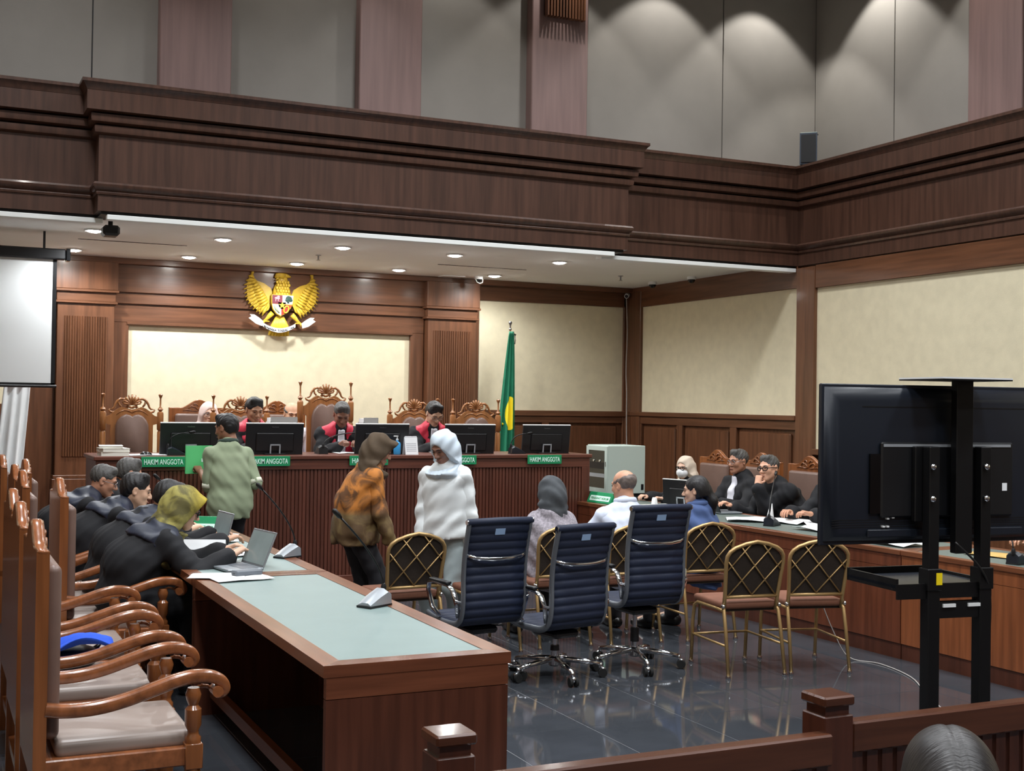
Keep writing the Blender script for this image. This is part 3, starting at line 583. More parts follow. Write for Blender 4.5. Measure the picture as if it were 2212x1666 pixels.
# ---- navy office chairs (front is +y); origin on the floor under the column
def office_chair(seat=.44):
    t = thing('office_chair', '', 'chair')
    ds = seat - .44
    prof = [(.23, .385), (.1, .362), (-.06, .358), (-.15, .366), (-.205, .4), (-.23, .46), (-.237, .55), (-.236, .66), (-.247, .78), (-.268, .88), (-.29, .96), (-.298, 1.0)]
    # smooth resample
    P = [Vector((0, y, z + ds)) for y, z in prof]; Q = []
    for i in range(len(P) - 1):
        p0, p1, p2, p3 = P[max(i - 1, 0)], P[i], P[i + 1], P[min(i + 2, len(P) - 1)]
        for u in (0, .25, .5, .75): Q.append(.5 * ((2 * p1) + (p2 - p0) * u + (2 * p0 - 5 * p1 + 4 * p2 - p3) * u * u + (3 * p1 - p0 - 3 * p2 + p3) * u ** 3))
    Q.append(P[-1]); b = MB()
    # ribbed sling: front and back skins
    L = [0.]
    for a, c in zip(Q, Q[1:]): L.append(L[-1] + (c - a).length)
    N = 170; rows = []
    for j in range(N + 1):
        d = L[-1] * j / N; i = max(q for q in range(len(L)) if L[q] <= d + 1e-9); i = min(i, len(Q) - 2)
        u = (d - L[i]) / max(1e-6, L[i + 1] - L[i]); c = Q[i].lerp(Q[i + 1], u); tg = (Q[i + 1] - Q[i]).normalized(); nm = Vector((0, -tg.z, tg.y))
        th = .006 + .011 * abs(math.sin(PI * d / .052)) ** .55
        w = .205
        ring = [c + nm * th + Vector((x, 0, 0)) for x in (-w, -w * .5, 0, w * .5, w)] + [c - nm * th + Vector((x, 0, 0)) for x in (w, w * .5, 0, -w * .5, -w)]
        vs = [b.bm.verts.new(p) for p in ring]
        if j: [b.bm.faces.new((pv[q], pv[(q + 1) % 10], vs[(q + 1) % 10], vs[q])) for q in range(10)]
        else: b.bm.faces.new(vs[::-1])
        pv = vs
    b.bm.faces.new(pv); b.build('sling', 'navy_mesh', t, True)
    for sx in (-1, 1):
        b = MB(); b.tube([q + Vector((sx * .217, 0, 0)) for q in Q], .017, 8, up=(1, 0, 0), flat=(.75, 1.25)); b.build('side_rail', 'rail_grey', t, True)
        z0 = ds - .055
        b = MB(); b.tube([(sx * .228, -.2, .47 + z0), (sx * .25, -.215, .56 + z0), (sx * .262, -.19, .635 + z0), (sx * .265, -.13, .66 + z0), (sx * .265, .05, .665 + z0), (sx * .265, .12, .65 + z0), (sx * .262, .135, .6 + z0), (sx * .25, .1, .5 + z0), (sx * .228, .04, .44 + z0)], .012, 8, flat=(1.5, .8)); b.build('armrest', 'chrome', t, True)
        b = MB(); b.box(sx * .265 - .022, sx * .265 + .022, -.14, .09, .667 + z0, .685 + z0, bev=.008, seg=2); b.build('arm_pad', 'black_plastic', t, True)
        b = MB(); b.cyl((sx * .21, -.23, .56 + z0), (sx * .262, -.215, .575 + z0), .008); b.build('arm_bolt', 'chrome', t, 40)
    b = MB(); b.tube([(-.225, -.3, 1.002 + ds), (0, -.3, 1.006 + ds), (.225, -.3, 1.002 + ds)], .022, 10); b.build('top_roll', 'navy_mesh', t, True)
    b = MB(); b.cyl((-.236, -.3, 1.002 + ds), (-.225, -.3, 1.002 + ds), .016, .016, 12); b.cyl((.225, -.3, 1.002 + ds), (.236, -.3, 1.002 + ds), .016, .016, 12); b.build('end_cap', 'chrome', t, 40)
    hz = .80 + ds
    b = MB(); b.tube([(-.212, -.258, hz), (-.16, -.285, hz - .018), (-.08, -.298, hz - .026), (0, -.302, hz - .028), (.08, -.298, hz - .026), (.16, -.285, hz - .018), (.212, -.258, hz)], .010, 8, flat=(1.3, .8)); b.build('back_handle', 'chrome', t, True)
    b = MB(); b.box(-.035, .035, -.0015, .0015, -.02, .02, M=T(0, -.301, .94 + ds) @ RX(14)); b.build('asset_sticker', 'sticker', t)
    b = MB(); b.box(-.1, .1, -.13, .12, .285 + ds, .33 + ds, bev=.015); b.box(-.17, .17, -.03, .03, .32 + ds, .35 + ds, bev=.006); b.cyl((.1, .05, .3 + ds), (.24, .06, .295 + ds), .006); b.build('tilt_mechanism', 'black_plastic', t)
    b = MB(); b.cyl((0, 0, .1), (0, 0, .18 + ds * .5), .026, .026, 16); b.cyl((0, 0, .2), (0, 0, .3 + ds), .016, .016, 14); b.build('gas_column', 'chrome', t, 40)
    b = MB(); b.cyl((0, 0, .17), (0, 0, .215 + ds * .6), .03, .028, 16); b.build('column_sleeve', 'black_plastic', t, 40)
    b = MB(); b.lathe([(.03, .07), (.042, .08), (.042, .125), (.03, .135)], n=16); b.build('hub', 'chrome', t, 40)
    for q in range(5):
        a = math.radians(90 + 72 * q + 20); dx, dy = math.cos(a), math.sin(a)
        b = MB(); b.tube([(dx * .03, dy * .03, .115), (dx * .2, dy * .2, .1), (dx * .295, dy * .295, .083)], [.02, .017, .013], 8); b.cyl((dx * .295, dy * .295, .09), (dx * .295, dy * .295, .055), .012, .01); lg = b.build('base_leg', 'chrome', t, True)
        nx, ny = -dy, dx
        b = MB()
        for s2 in (-1, 1):
            c0 = Vector((dx * .31, dy * .31, .03)) + Vector((nx, ny, 0)) * (.01 * s2); c1 = c0 + Vector((nx, ny, 0)) * (.018 * s2); b.cyl(c0, c1, .03, .028, 14)
        b.build('caster', 'rubber', lg, 40)
        b = MB(); b.ell((dx * .31, dy * .31, .045), (.022, .022, .022), 10); b.build('caster_hood', 'chrome', lg, True)
    return t
oc1 = office_chair(.46); oc1.location = (3.19, 7.3, 0); oc1.rotation_euler = (0, 0, math.radians(6)); tag(oc1, 'navy ribbed office chair closest to the left table', 'chair', 'navy office chairs')
oc2 = office_chair(.42); oc2.location = (3.7, 7.18, 0); oc2.rotation_euler = (0, 0, math.radians(11)); tag(oc2, 'lowest navy ribbed office chair, in the middle of the three', 'chair', 'navy office chairs')
oc3 = office_chair(.52); oc3.location = (4.34, 7.26, 0); oc3.rotation_euler = (0, 0, math.radians(2)); tag(oc3, 'tallest navy ribbed office chair, beside the gold chairs', 'chair', 'navy office chairs')
# ---- gold banquet chairs (front is +y); origin on the floor under the seat
def gold_chair():
    t = thing('banquet_chair', '', 'chair')
    for sx in (-1, 1):
        b = MB(); b.tube([(sx * .205, -.3, .012), (sx * .2, -.245, .3), (sx * .198, -.215, .42), (sx * .196, -.2, .44)], .0125, 8); b.build('rear_leg', 'gold_frame', t, True)
        b = MB(); b.tube([(sx * .205, .235, .012), (sx * .205, .215, .3), (sx * .203, .195, .4), (sx * .2, .15, .425), (sx * .198, -.1, .425), (sx * .197, -.2, .42)], .0125, 8); b.build('front_leg', 'gold_frame', t, True)
        b = MB(); b.cyl((sx * .205, .222, .2), (sx * .203, -.262, .2), .008); b.build('stretcher', 'gold_frame', t, True)
        for yy in (-.3, .235):
            b = MB(); b.lathe([(.016, 0), (.018, .008), (.014, .02)], (sx * .205, yy, 0), 12); b.build('foot_cap', 'chrome', t, 40)
        b = MB(); b.ell((sx * .205, -.215, .45), (.014, .02, .014), 10); b.build('joint', 'chrome', t, True)
    b = MB(); b.cyl((-.205, .21, .2), (.205, .21, .2), .008); b.build('stretcher', 'gold_frame', t, True)
    # back loop, leaning back; local (x, h) -> y,z
    lean = math.radians(11)
    def bk(x, h, off=0.): return (x, -.2 - math.sin(lean) * h - math.cos(lean) * off, .44 + math.cos(lean) * h - math.sin(lean) * off)
    half = [(.19, -.02), (.192, .08), (.2, .2), (.207, .3), (.203, .345), (.185, .375), (.15, .4), (.08, .425), (.0, .44)]
    loop = [bk(x, h) for x, h in half] + [bk(-x, h) for x, h in half[::-1][1:]]
    b = MB(); b.tube(loop, .0135, 8); b.build('back_frame', 'gold_frame', t, True)
    b = MB(); b.cyl(bk(-.192, .07), bk(.192, .07), .012); b.build('bottom_bar', 'gold_frame', t, True)
    b = MB(); hp = [(.18, .075), (.188, .2), (.195, .3), (.19, .34), (.172, .365), (.14, .388), (.08, .412), (0, .426)]; poly = hp + [(-x, h) for x, h in hp[::-1][1:]]
    A = [b.bm.verts.new(bk(x, h, -.004)) for x, h in poly]; B = [b.bm.verts.new(bk(x, h, -.03)) for x, h in poly]; C = [b.bm.verts.new(bk(x * .9, .075 + (h - .075) * .92 + .01, -.042)) for x, h in poly]
    n = len(poly); b.bm.faces.new(A)
    for i in range(n):
        b.bm.faces.new((A[i], B[i], B[(i + 1) % n], A[(i + 1) % n])); b.bm.faces.new((B[i], C[i], C[(i + 1) % n], B[(i + 1) % n]))
    b.bm.faces.new(C[::-1]); b.build('back_pad', 'brown_fabric', t)
    # lattice on the back
    def clip(p, q):
        ins = []
        for k in range(101):
            u = k / 100; x = p[0] + (q[0] - p[0]) * u; h = p[1] + (q[1] - p[1]) * u
            w = np.interp(h, [.07, .2, .3, .345, .375, .4, .425, .44], [.186, .194, .2, .196, .178, .145, .075, 0])
            if abs(x) <= w and .07 <= h <= .437: ins.append((x, h))
        return ins
    for s1 in (-1, 1):
        for q in range(5):
            x0 = -.42 + q * .168 + .084 * 0
            seg = clip((s1 * (x0 - .2), .07 - .12), (s1 * (x0 + .42), .07 + .6))
            if len(seg) > 6:
                b = MB(); b.cyl(bk(*seg[0], .004), bk(*seg[-1], .004), .005, None, 6); b.build('lattice_bar', 'gold_frame', t, True)
    b = MB(); b.box(-.205, .205, -.2, .22, .425, .475, bev=.018, seg=2); b.build('seat_pad', 'brown_seat', t, True)
    part('seat_pan', 'brown_fabric', t, (-.19, .19, -.18, .2, .41, .43))
    return t
gc = gold_chair(); gset = [False]
for x, y, a, lb in ((5.44, 6.9, -14, 'gold lattice banquet chair with brown seat half behind the television'), (4.95, 6.98, -7, 'gold lattice banquet chair with brown seat, second from the television'), (5.37, 8.14, -3, 'gold lattice banquet chair of the woman in blue'), (4.75, 8.2, -2, 'gold lattice banquet chair of the bald man in white'), (4.19, 8.26, 0, 'gold lattice banquet chair of the woman in the dark headscarf'), (2.98, 8.1, 4, 'empty gold lattice banquet chair beside the left table'), (3.62, 8.24, 0, 'gold lattice banquet chair hidden behind the navy office chairs')):
    if not gset[0]: o = gc; gset[0] = True
    else: o = copy_tree(gc)
    o.location = (x, y, 0); o.rotation_euler = (0, 0, math.radians(a)); tag(o, lb, 'chair', 'gold banquet chairs')
# ---- television on a wheeled stand, seen from behind
t = thing('television_stand', 'black double column television stand on wheels with tray', 'stand', (4.77, 4.93, 0), math.radians(-7))
for x in (-.155, .155):
    b = MB(); b.box(x - .036, x + .036, -.16, -.09, .06, .88, bev=.006); b.build('column', 'black_metal', t)
    b = MB(); b.box(x - .03, x + .03, -.155, -.095, .8, 1.56, bev=.004); b.build('column_upper', 'black_metal', t)
    b = MB(); b.box(x - .042, x + .042, -.166, -.084, .84, .95, bev=.004); b.build('collar', 'black_metal', t)
    b = MB(); b.box(x - .035, x + .035, -.4, .35, .05, .09, bev=.008); b.build('foot', 'black_metal', t)
    for yy in (-.37, .32):
        b = MB(); b.cyl((x - .018, yy, .026), (x + .018, yy, .026), .026, .026, 14); b.build('wheel', 'rubber', t, 40)
b = MB(); b.box(-.12, .12, -.15, -.1, .7, .78); b.build('cross_bar', 'black_metal', t)
for x in (-.06, .09): part('chrome_clip', 'white_plastic', t, (x - .04, x + .035, -.158, -.15, .755, .772))  # bright reflection of the chrome put into the colour as plain white
b = MB(); b.prism([(-.36, -.13), (.2, -.13), (.2, .3), (-.36, .3)], .855, .87, axis='z'); tray = b.build('tray', 'tv_back', t)
b = MB(); b.box(-.36, -.345, -.13, .3, .84, .9); b.box(-.36, .2, .285, .3, .84, .905); b.box(.185, .2, -.13, .3, .8, .885); b.box(-.36, .2, -.145, -.13, .8, .875); b.build('tray_rim', 'black_metal', tray)
b = MB(); b.box(-.015, .085, -.14, -.09, 1.02, 1.9, bev=.004); b.build('centre_pole', 'black_metal', t)
b = MB(); b.box(-.22, .19, -.3, .06, 1.9, 1.908); b.build('camera_shelf', 'white_plastic', t)
b = MB(); b.box(-.22, .19, -.3, .06, 1.893, 1.9); b.build('shelf_underside', 'black_metal', t)
for x in (-.17, .15):
    b = MB(); b.box(x - .055, x + .055, -.092, -.06, 1.18, 1.56, bev=.004); b.build('bracket', 'black_metal', t)
    for z in (1.3, 1.46):
        b = MB(); b.ell((x - .005, -.17 if abs(x) < .2 else -.1, z), (.017, .012, .017), 10); b.build('bolt', 'chrome', t, True)
part('yellow_tag', 'yellow_tag', t, (-.15, -.115, -.168, -.166, .87, .93))
t = thing('television', 'large flat television seen from its dark blue grey back', 'television', (4.77, 4.93, 0), math.radians(-7))
b = MB(); b.box(-.715, .715, .0, .022, 1.062, 1.87, bev=.004); b.build('panel', 'tv_back', t)
b = MB(); b.box(-.712, .712, .02, .028, 1.066, 1.866); b.build('glass', 'black_gloss', t)
b = MB()
for (xa, xb, za, zb, yy) in ((-.7, .7, 1.08, 1.855, -.0),):
    pv = None
    for q, (ins, yy) in enumerate(((0, .002), (.01, -.012), (.05, -.032), (.075, -.035))):
        vs = [b.bm.verts.new(p) for p in ((xa + ins, yy, za + ins * .6), (xb - ins, yy, za + ins * .6), (xb - ins, yy, zb - ins), (xa + ins, yy, zb - ins))]
        if pv: [b.bm.faces.new((pv[i], pv[(i + 1) % 4], vs[(i + 1) % 4], vs[i])) for i in range(4)]
        pv = vs
    b.bm.faces.new(pv)
b.build('rear_shell', 'tv_back', t, True)
part('rear_box', 'black_plastic', t, (-.4, .4, -.058, -.034, 1.2, 1.58), bev=.008)
part('ledge', 'silver_plastic', t, (-.39, .38, -.062, -.058, 1.556, 1.57))
part('groove', 'black_plastic', t, (-.5, .55, -.037, -.034, 1.755, 1.76))
for q in range(4): part('vent_line', 'black_plastic', t, (-.67, .67, -.036, -.033, 1.15 + q * .012, 1.154 + q * .012))
part('speaker_strip', 'tv_back', t, (-.47, .47, -.05, -.034, 1.1, 1.14), bev=.005)
part('port_panel', 'black_gloss', t, (-.46, -.4, -.05, -.034, 1.22, 1.52))
for x, z in ((-.36, 1.19), (-.36, 1.15), (-.33, 1.195), (-.385, 1.15)): part('plug', 'white_plastic', t, (x, x + .014, -.05, -.034, z, z + .008))
part('rating_label', 'paper', t, (.33, .36, -.0595, -.0575, 1.33, 1.37))
# ---- wooden railing in front of the public
def rail_post(x, y, label):
    t = thing('railing_post', label, 'post', (x, y, 0))
    part('shaft', 'wood_rail_v', t, (-.058, .058, -.058, .058, 0, .765), bev=.004)
    part('neck', 'wood_rail_v', t, (-.047, .047, -.047, .047, .765, .795)); part('cap', 'wood_rail', t, (-.062, .062, -.062, .062, .795, .828), bev=.006)
rail_post(1.36, 3.28, 'square wooden railing post in front of the long table end'); rail_post(2.67, 3.25, 'square wooden railing post left of the television stand')
def railing(x0, x1, y, zt, label):
    t = thing('railing', label, 'railing', (x0, y, 0)); l = x1 - x0
    part('top_rail', 'wood_rail', t, (0, l, -.03, .03, zt - .1, zt), bev=.006); part('bottom_rail', 'wood_rail', t, (0, l, -.022, .022, .06, .13), bev=.004)
    n = max(2, int(l / .062))
    for q in range(n):
        xa = (q + .5) * l / n; part('baluster', 'wood_rail_v', t, (xa - .022, xa + .022, -.014, .014, .13, zt - .1))
railing(1.435, 2.63, 3.2, .715, 'low wooden railing gate between the two posts'); railing(2.75, 5.6, 3.25, .73, 'low wooden railing in front of the television stand')
# ---- audience bench under the person in the foreground (only its sitter shows)
t = thing('audience_bench', 'wooden audience bench under the person in the foreground', 'bench', (1.5, 1.46, 0), math.radians(-30))
part('seat', 'wood_rail', t, (-.9, .9, -.2, .2, .42, .46), bev=.006); part('backrest', 'wood_rail', t, (-.9, .9, -.26, -.22, .5, .82), bev=.006)
for x in (-.8, .8): part('leg', 'wood_rail_v', t, (x - .03, x + .03, -.25, -.2, 0, .8)); part('leg', 'wood_rail_v', t, (x - .03, x + .03, .12, .17, 0, .42))
# ================================================================== emblem, flags, screen
t = thing('garuda_emblem', 'golden eagle emblem with shield and white ribbon above the judges', 'emblem', (3.757, 14.36, 2.86))
def gz(zx, zy): return ((zx - 970) * .000618, (862 - zy) * .000561)
def gtube(b, pts, r, y=0., fl=(1., .45), n=8):
    b.tube([(gz(*p)[0], y if not hasattr(y, '__len__') else y[i], gz(*p)[1]) for i, p in enumerate(pts)], r, n, up=(0, 1, 0), flat=(fl[1], fl[0]))
def gprism(name, m, pts, y0, y1, par):
    b = MB(); b.prism([gz(*p) for p in pts], y0, y1, axis='y'); return b.build(name, m, par)
for sx in (-1, 1):
    mir = (lambda p: p) if sx < 0 else (lambda p: (1945 - p[0] + 25, p[1] + 20))
    out = [(765, 545), (640, 455), (510, 410), (450, 350), (430, 270), (452, 190), (412, 225), (375, 310), (335, 410), (315, 560), (335, 790), (415, 905), (550, 1040), (640, 1060), (730, 1000), (800, 820), (800, 640)]
    w_ = gprism('wing', 'garuda_gold', [mir(p) for p in out][::-1 if sx > 0 else 1], -.012, .02, t)
    tips = [(430, 185), (345, 320), (295, 420), (265, 510), (262, 600), (275, 680), (290, 755), (305, 825), (345, 890), (385, 950), (440, 1005), (500, 1055), (555, 1095), (610, 1130)]
    for q, tp in enumerate(tips):
        u = q / (len(tips) - 1); o0 = (405 + 300 * u ** .8, 300 + 620 * u); b = MB()
        mid = (o0[0] * .45 + tp[0] * .55, o0[1] * .45 + tp[1] * .55 - 12)
        gtube(b, [mir(o0), mir(mid), mir(tp)], [.012, .018, .006], y=[-.016, -.022, -.012]); b.build('feather', 'garuda_gold', w_, True)
    for q in range(9):
        u = q / 8; o0 = (470 + 250 * u ** .7, 420 + 400 * u); tp = (385 + 165 * u, 480 + 470 * u); b = MB()
        gtube(b, [mir(o0), mir(((o0[0] + tp[0]) / 2, (o0[1] + tp[1]) / 2)), mir(tp)], [.012, .018, .006], y=[-.03, -.034, -.026]); b.build('covert', 'garuda_gold', w_, True)
    b = MB(); gtube(b, [mir((800, 1060)), mir((745, 1120)), mir((690, 1190)), mir((630, 1245))], [.03, .028, .018, .012], y=-.03); gtube(b, [mir((640, 1235)), mir((570, 1290))], [.012, .006], y=-.04); gtube(b, [mir((640, 1235)), mir((620, 1310))], [.012, .006], y=-.04); gtube(b, [mir((640, 1235)), mir((740, 1240))], [.012, .006], y=-.04); b.build('leg', 'garuda_gold', t, True)
    gprism('ribbon_end', 'flag_white', [mir(p) for p in ((370, 1110), (400, 1150), (345, 1185), (480, 1295), (600, 1340), (620, 1240), (540, 1170), (450, 1110))], -.05, -.04, t)
b = MB(); gtube(b, [(970, 720), (970, 560), (985, 430), (990, 330), (960, 265)], [.118, .1, .068, .05, .03], y=-.025, fl=(1., .3), n=12); b.build('neck', 'garuda_gold', t, True)
b = MB(); gtube(b, [(1010, 310), (940, 262), (865, 285), (832, 325)], [.042, .042, .028, .006], y=-.03); gtube(b, [(900, 330), (845, 375)], [.016, .006], y=-.03); gtube(b, [(980, 262), (1070, 285), (1140, 300)], [.034, .024, .006], y=-.028); gtube(b, [(930, 250), (935, 190)], [.03, .006], y=-.028); b.build('head', 'garuda_gold', t, True)
b = MB()
for r_ in range(5):
    for q in range(5):
        zx = 870 + q * 52 + (r_ % 2) * 22 - r_ * 2; zy = 420 + r_ * 62; x, z = gz(zx, zy); b.ell((x, -.055, z), (.017, .008, .02), 8)
b.build('neck_scales', 'garuda_gold', t, True)
b = MB()
for q in range(7):
    a = (q - 3) * 58; gtube(b, [(945 + a * .25, 1130), (945 + a * .7, 1330), (925 + a, 1540 - abs(q - 3) * 5)], [.02, .034, .018], y=-.02)
b.build('tail', 'garuda_gold', t, True)
sh = [(765, 680), (1190, 680), (1170, 860), (1130, 960), (1050, 1060), (940, 1128), (860, 1080), (790, 980), (765, 860)]
s_ = gprism('shield', 'garuda_gold', sh, -.062, -.03, t)
def quad_(n, m, pts): return gprism(n, m, pts, -.066, -.06, s_)
quad_('quarter', 'maroon', [(778, 692), (968, 692), (968, 872), (778, 872)]); quad_('quarter', 'flag_white', [(972, 692), (1178, 692), (1160, 872), (972, 872)])
quad_('quarter', 'flag_white', [(778, 880), (950, 880), (950, 1110), (870, 1070), (800, 970)]); quad_('quarter', 'crest_red', [(955, 880), (1155, 890), (1115, 960), (1045, 1045), (955, 1110)])
x, z = gz(965, 900); quad_('centre', 'black_plastic', [(890, 840), (1040, 840), (1020, 930), (960, 985), (905, 930)])
b = MB(); st = []
for q in range(10):
    a = PI / 2 + q * PI / 5; r_ = .045 if q % 2 == 0 else .018; st.append((x + r_ * math.cos(a), z + r_ * math.sin(a)))
b.prism(st, -.076, -.066, axis='y'); b.build('star', 'garuda_gold', s_)
b = MB()
for zx, zy, r_ in ((1090, 760, .04), (1060, 790, .025), (1125, 790, .025), (1085, 735, .025)): X_, Z_ = gz(zx, zy); b.ell((X_, -.068, Z_), (r_, .006, r_ * .8), 10)
gtube(b, [(1080, 800), (1080, 850)], [.01, .014], y=-.068); b.build('tree', mat('tree_green', (26, 60, 52), .6), s_, True)
b = MB(); X_, Z_ = gz(870, 780); b.ell((X_, -.068, Z_ + .012), (.035, .007, .016), 10); b.ell((X_ + .012, -.069, Z_ + .03), (.018, .007, .014), 10); gtube(b, [(840, 780), (840, 830)], .007, y=-.068); gtube(b, [(890, 780), (890, 830)], .007, y=-.068); b.build('bull', mat('pale_rose', (200, 150, 160), .6), s_, True)
b = MB(); b.tube([(gz(1045 + 45 * math.cos(a) + 15 * math.sin(a), 985 + 70 * math.sin(a))[0], -.068, gz(0, 985 - 70 * math.sin(a))[1]) for a in [q * PI / 8 for q in range(16)]], .009, 6, closed=True); b.build('chain', 'garuda_gold', s_, True)
b = MB(); gtube(b, [(815, 900), (850, 980), (915, 1060)], [.008, .016, .008], y=-.068); b.build('rice_sprig', mat('sage', (150, 160, 130), .7), s_, True)
b = MB()
for q in range(24):
    u0, u1 = q / 24, (q + 1) / 24
    def rb(u): zx = 610 + 620 * u; return zx, 1300 + 105 * (1 - (2 * u - 1) ** 2)
    (xa, za), (xb, zb) = rb(u0), rb(u1); A = [gz(xa, za - 32), gz(xb, zb - 32), gz(xb, zb + 62 - 20 * abs(2 * u1 - 1)), gz(xa, za + 62 - 20 * abs(2 * u0 - 1))]; b.prism(A, -.058, -.046, axis='y')
rbn = b.build('ribbon', 'flag_white', t)
txt = 'BHINNEKA TUNGGAL IKA'; b = bmesh.new()
for q, ch in enumerate(txt):
    if ch == ' ': continue
    u = .07 + .86 * q / (len(txt) - 1); zx = 610 + 620 * u; zy = 1340 + 105 * (1 - (2 * u - 1) ** 2); x, z = gz(zx, zy)
    me = glyphs(ch, .034, .0015).copy(); me.transform(T(x, -.0595, z) @ RY(-22 * (2 * u - 1) * -1)); b.from_mesh(me); bpy.data.meshes.remove(me)
me = bpy.data.meshes.new('motto'); b.to_mesh(me); b.free(); me.materials.clear(); link_mesh('motto', me, 'black_plastic', rbn)
# ---- green court flag
def flag_thing(label, loc, h, cloth):
    t = thing('flag', label, 'flag', loc)
    b = MB(); b.lathe([(.16, 0), (.16, .03), (.05, .05), (.03, .07)], n=20); b.build('base', 'wood_throne', t, 40)
    b = MB(); b.cyl((0, 0, .05), (0, 0, h), .014, .012, 12); b.build('pole', 'wood_throne', t, 40)
    b = MB(); b.lathe([(.012, h), (.02, h + .01), (.008, h + .02), (.008, h + .05), (.022, h + .085), (.014, h + .1), (.004, h + .105)], n=12); b.build('finial', 'steel', t, 40)
    return t
gf = flag_thing('green flag with a yellow disc hanging beside the right pilaster', (6.35, 13.6, .0), 2.62, None)
def cone_cloth(top, bot, w0, w1, folds=7, ph=0., cx=-.03, r=.35):
    def fn(u, v):
        z = top + (bot - top) * v; w = w0 + (w1 - w0) * v ** .8; a = u - .5
        x = cx * v * 3 + a * w * 2; y = -.03 - (.02 + .05 * v) * (math.sin(u * folds * PI + ph) * .5 + .5) - .02 * v - .05 * v * math.cos(a * PI)
        return (x, y, z - .1 * v * (.5 - u) * 0)
    return fn
fn = cone_cloth(2.6, 1.12, .03, .125, 6)
b = MB(); b.grid(fn, 37, 30); b.build('cloth', 'flag_green', gf, True, solid=.004)
fb = cone_cloth(2.6, 1.12, .03, .125, 6)
def disc(i, j):
    a = i * 2 * PI; r_ = j; u = .62 + .33 * r_ * math.cos(a) * .95; v = .66 + .135 * r_ * math.sin(a); u = min(u, .985); p = fb(u, v); return (p[0], p[1] - .008, p[2])
b = MB(); b.grid(disc, 33, 8); bmesh.ops.remove_doubles(b.bm, verts=b.bm.verts[:], dist=.0005); b.build('emblem_disc', 'flag_yellow', gf, True)
b = MB(); b.tube([fb(u / 10, 1.) for u in range(0, 5)], .012, 6); b.tube([(-.155, -.06, 1.52), (-.115, -.09, 1.49)], .014, 6); b.build('fringe', 'flag_yellow', gf, True)
b = MB(); b.cyl((0, -.02, 2.58), (.06, -.03, 2.56), .012); b.tube([(.05, -.03, 2.56), (.055, -.03, 2.5), (.05, -.03, 2.45)], .006, 6); b.build('cord', 'steel', gf, True)
# ---- national flag half hidden behind the screen
wf = flag_thing('red and white flag hanging mostly behind the projection screen', (.85, 13.3, .0), 2.75, None)
fw = cone_cloth(1.9, .66, .12, .13, 6, .6, cx=-.035)
b = MB(); b.grid(fw, 33, 24); b.build('white_cloth', 'flag_white', wf, True, solid=.004)
fr = cone_cloth(2.7, 1.9, .03, .12, 6, .6, cx=0)
b = MB(); b.grid(fr, 33, 16); b.build('red_cloth', 'flag_red', wf, True, solid=.004)
# ---- projection screen
t = thing('projection_screen', 'white projection screen hanging at the far left', 'screen', (.2, 12.4, 0))
part('sheet', 'screen_white', t, (-.95, .88, -.002, .002, 1.87, 3.02)); 
for q in ((-.98, -.95, 1.84, 3.02), (.88, .915, 1.84, 3.02), (-.98, .915, 1.84, 1.87)): part('border', 'black_plastic', t, (q[0], q[1], -.003, .003, q[2], q[3]))
b = MB(); b.cyl((-1.0, 0, 1.84), (.93, 0, 1.84), .014); b.build('bottom_bar', 'black_plastic', t, True)
part('casing', 'black_plastic', t, (-1.05, .99, -.05, .05, 3.02, 3.12), bev=.012); part('end_cap', 'black_gloss', t, (.99, 1.03, -.055, .055, 3.01, 3.125), bev=.006)
for x in (-.8, .8): part('hanger', 'black_metal', t, (x - .01, x + .01, -.01, .01, 3.12, CZ))
# ================================================================== things on the tables
BZ = 1.237
def monitor(label, x, y, z, rz=0., w=.54, h=.3, zb=.0, group='monitors on the judges bench', tilt=8):
    """seen from behind: back faces -y"""
    t = thing('monitor', label, 'monitor', (x, y, z), rz, group)
    Mx = T(0, 0, zb) @ RX(tilt)
    b = MB(); b.box(-w / 2, w / 2, -.012, .012, 0, h, bev=.004, M=Mx); b.build('housing', 'black_plastic', t)
    b = MB(); b.box(-w / 2 + .004, w / 2 - .004, .012, .015, .004, h - .004, M=Mx); b.build('panel', 'black_gloss', t)
    b = MB(); b.box(-w / 2, w / 2, -.0125, .013, h, h + .006, M=Mx); b.build('top_edge', 'white_plastic', t)
    b = MB(); b.box(-w * .33, w * .33, -.022, -.01, .04, h * .72, bev=.008, M=Mx); b.build('rear_bulge', 'black_plastic', t)
    text_obj('maker_mark', 'ViewSonic', .016, 'steel', t, Mx @ T(.0, -.0135, h - .035), ext=.0005)
    b = MB()
    for q in ((-.05, -.038, .0, .1), (.038, .05, .0, .1), (-.05, .05, .09, .102)): b.box(q[0], q[1], -.046, -.038, q[2], q[3], M=RX(7))
    b.build('stand_loop', 'silver_plastic', t)
    b = MB(); b.box(-.1, .1, -.07, .06, 0, .01, bev=.003); b.build('stand_base', 'black_plastic', t)
    return t
for x, lb in ((2.2, 'black monitor on the bench partly behind the man in green'), (2.97, 'black monitor on the bench just left of the presiding judge'), (4.02, 'black monitor on the bench behind the brown headscarf'), (4.94, 'black monitor on the bench behind the white headscarf'), (5.79, 'black monitor at the right end of the bench by the green flag')):
    monitor(lb, x, 11.52, BZ, 0., zb=-.01)
def paper_sheet(name, label, x, y, z, rz, w=.21, l=.297, m='paper', group='loose papers', th=.003, curl=.004):
    def fn(u, v): return ((u - .5) * w, (v - .5) * l, th + curl * math.sin(u * PI * 1.3 + v * 2) ** 2)
    t = MB(); t.grid(fn, 6, 6); o = t.build(name, m, None, True, solid=.0015); o.location = (x, y, z); o.rotation_euler = (0, 0, math.radians(rz)); return tag(o, label, 'paper', group)
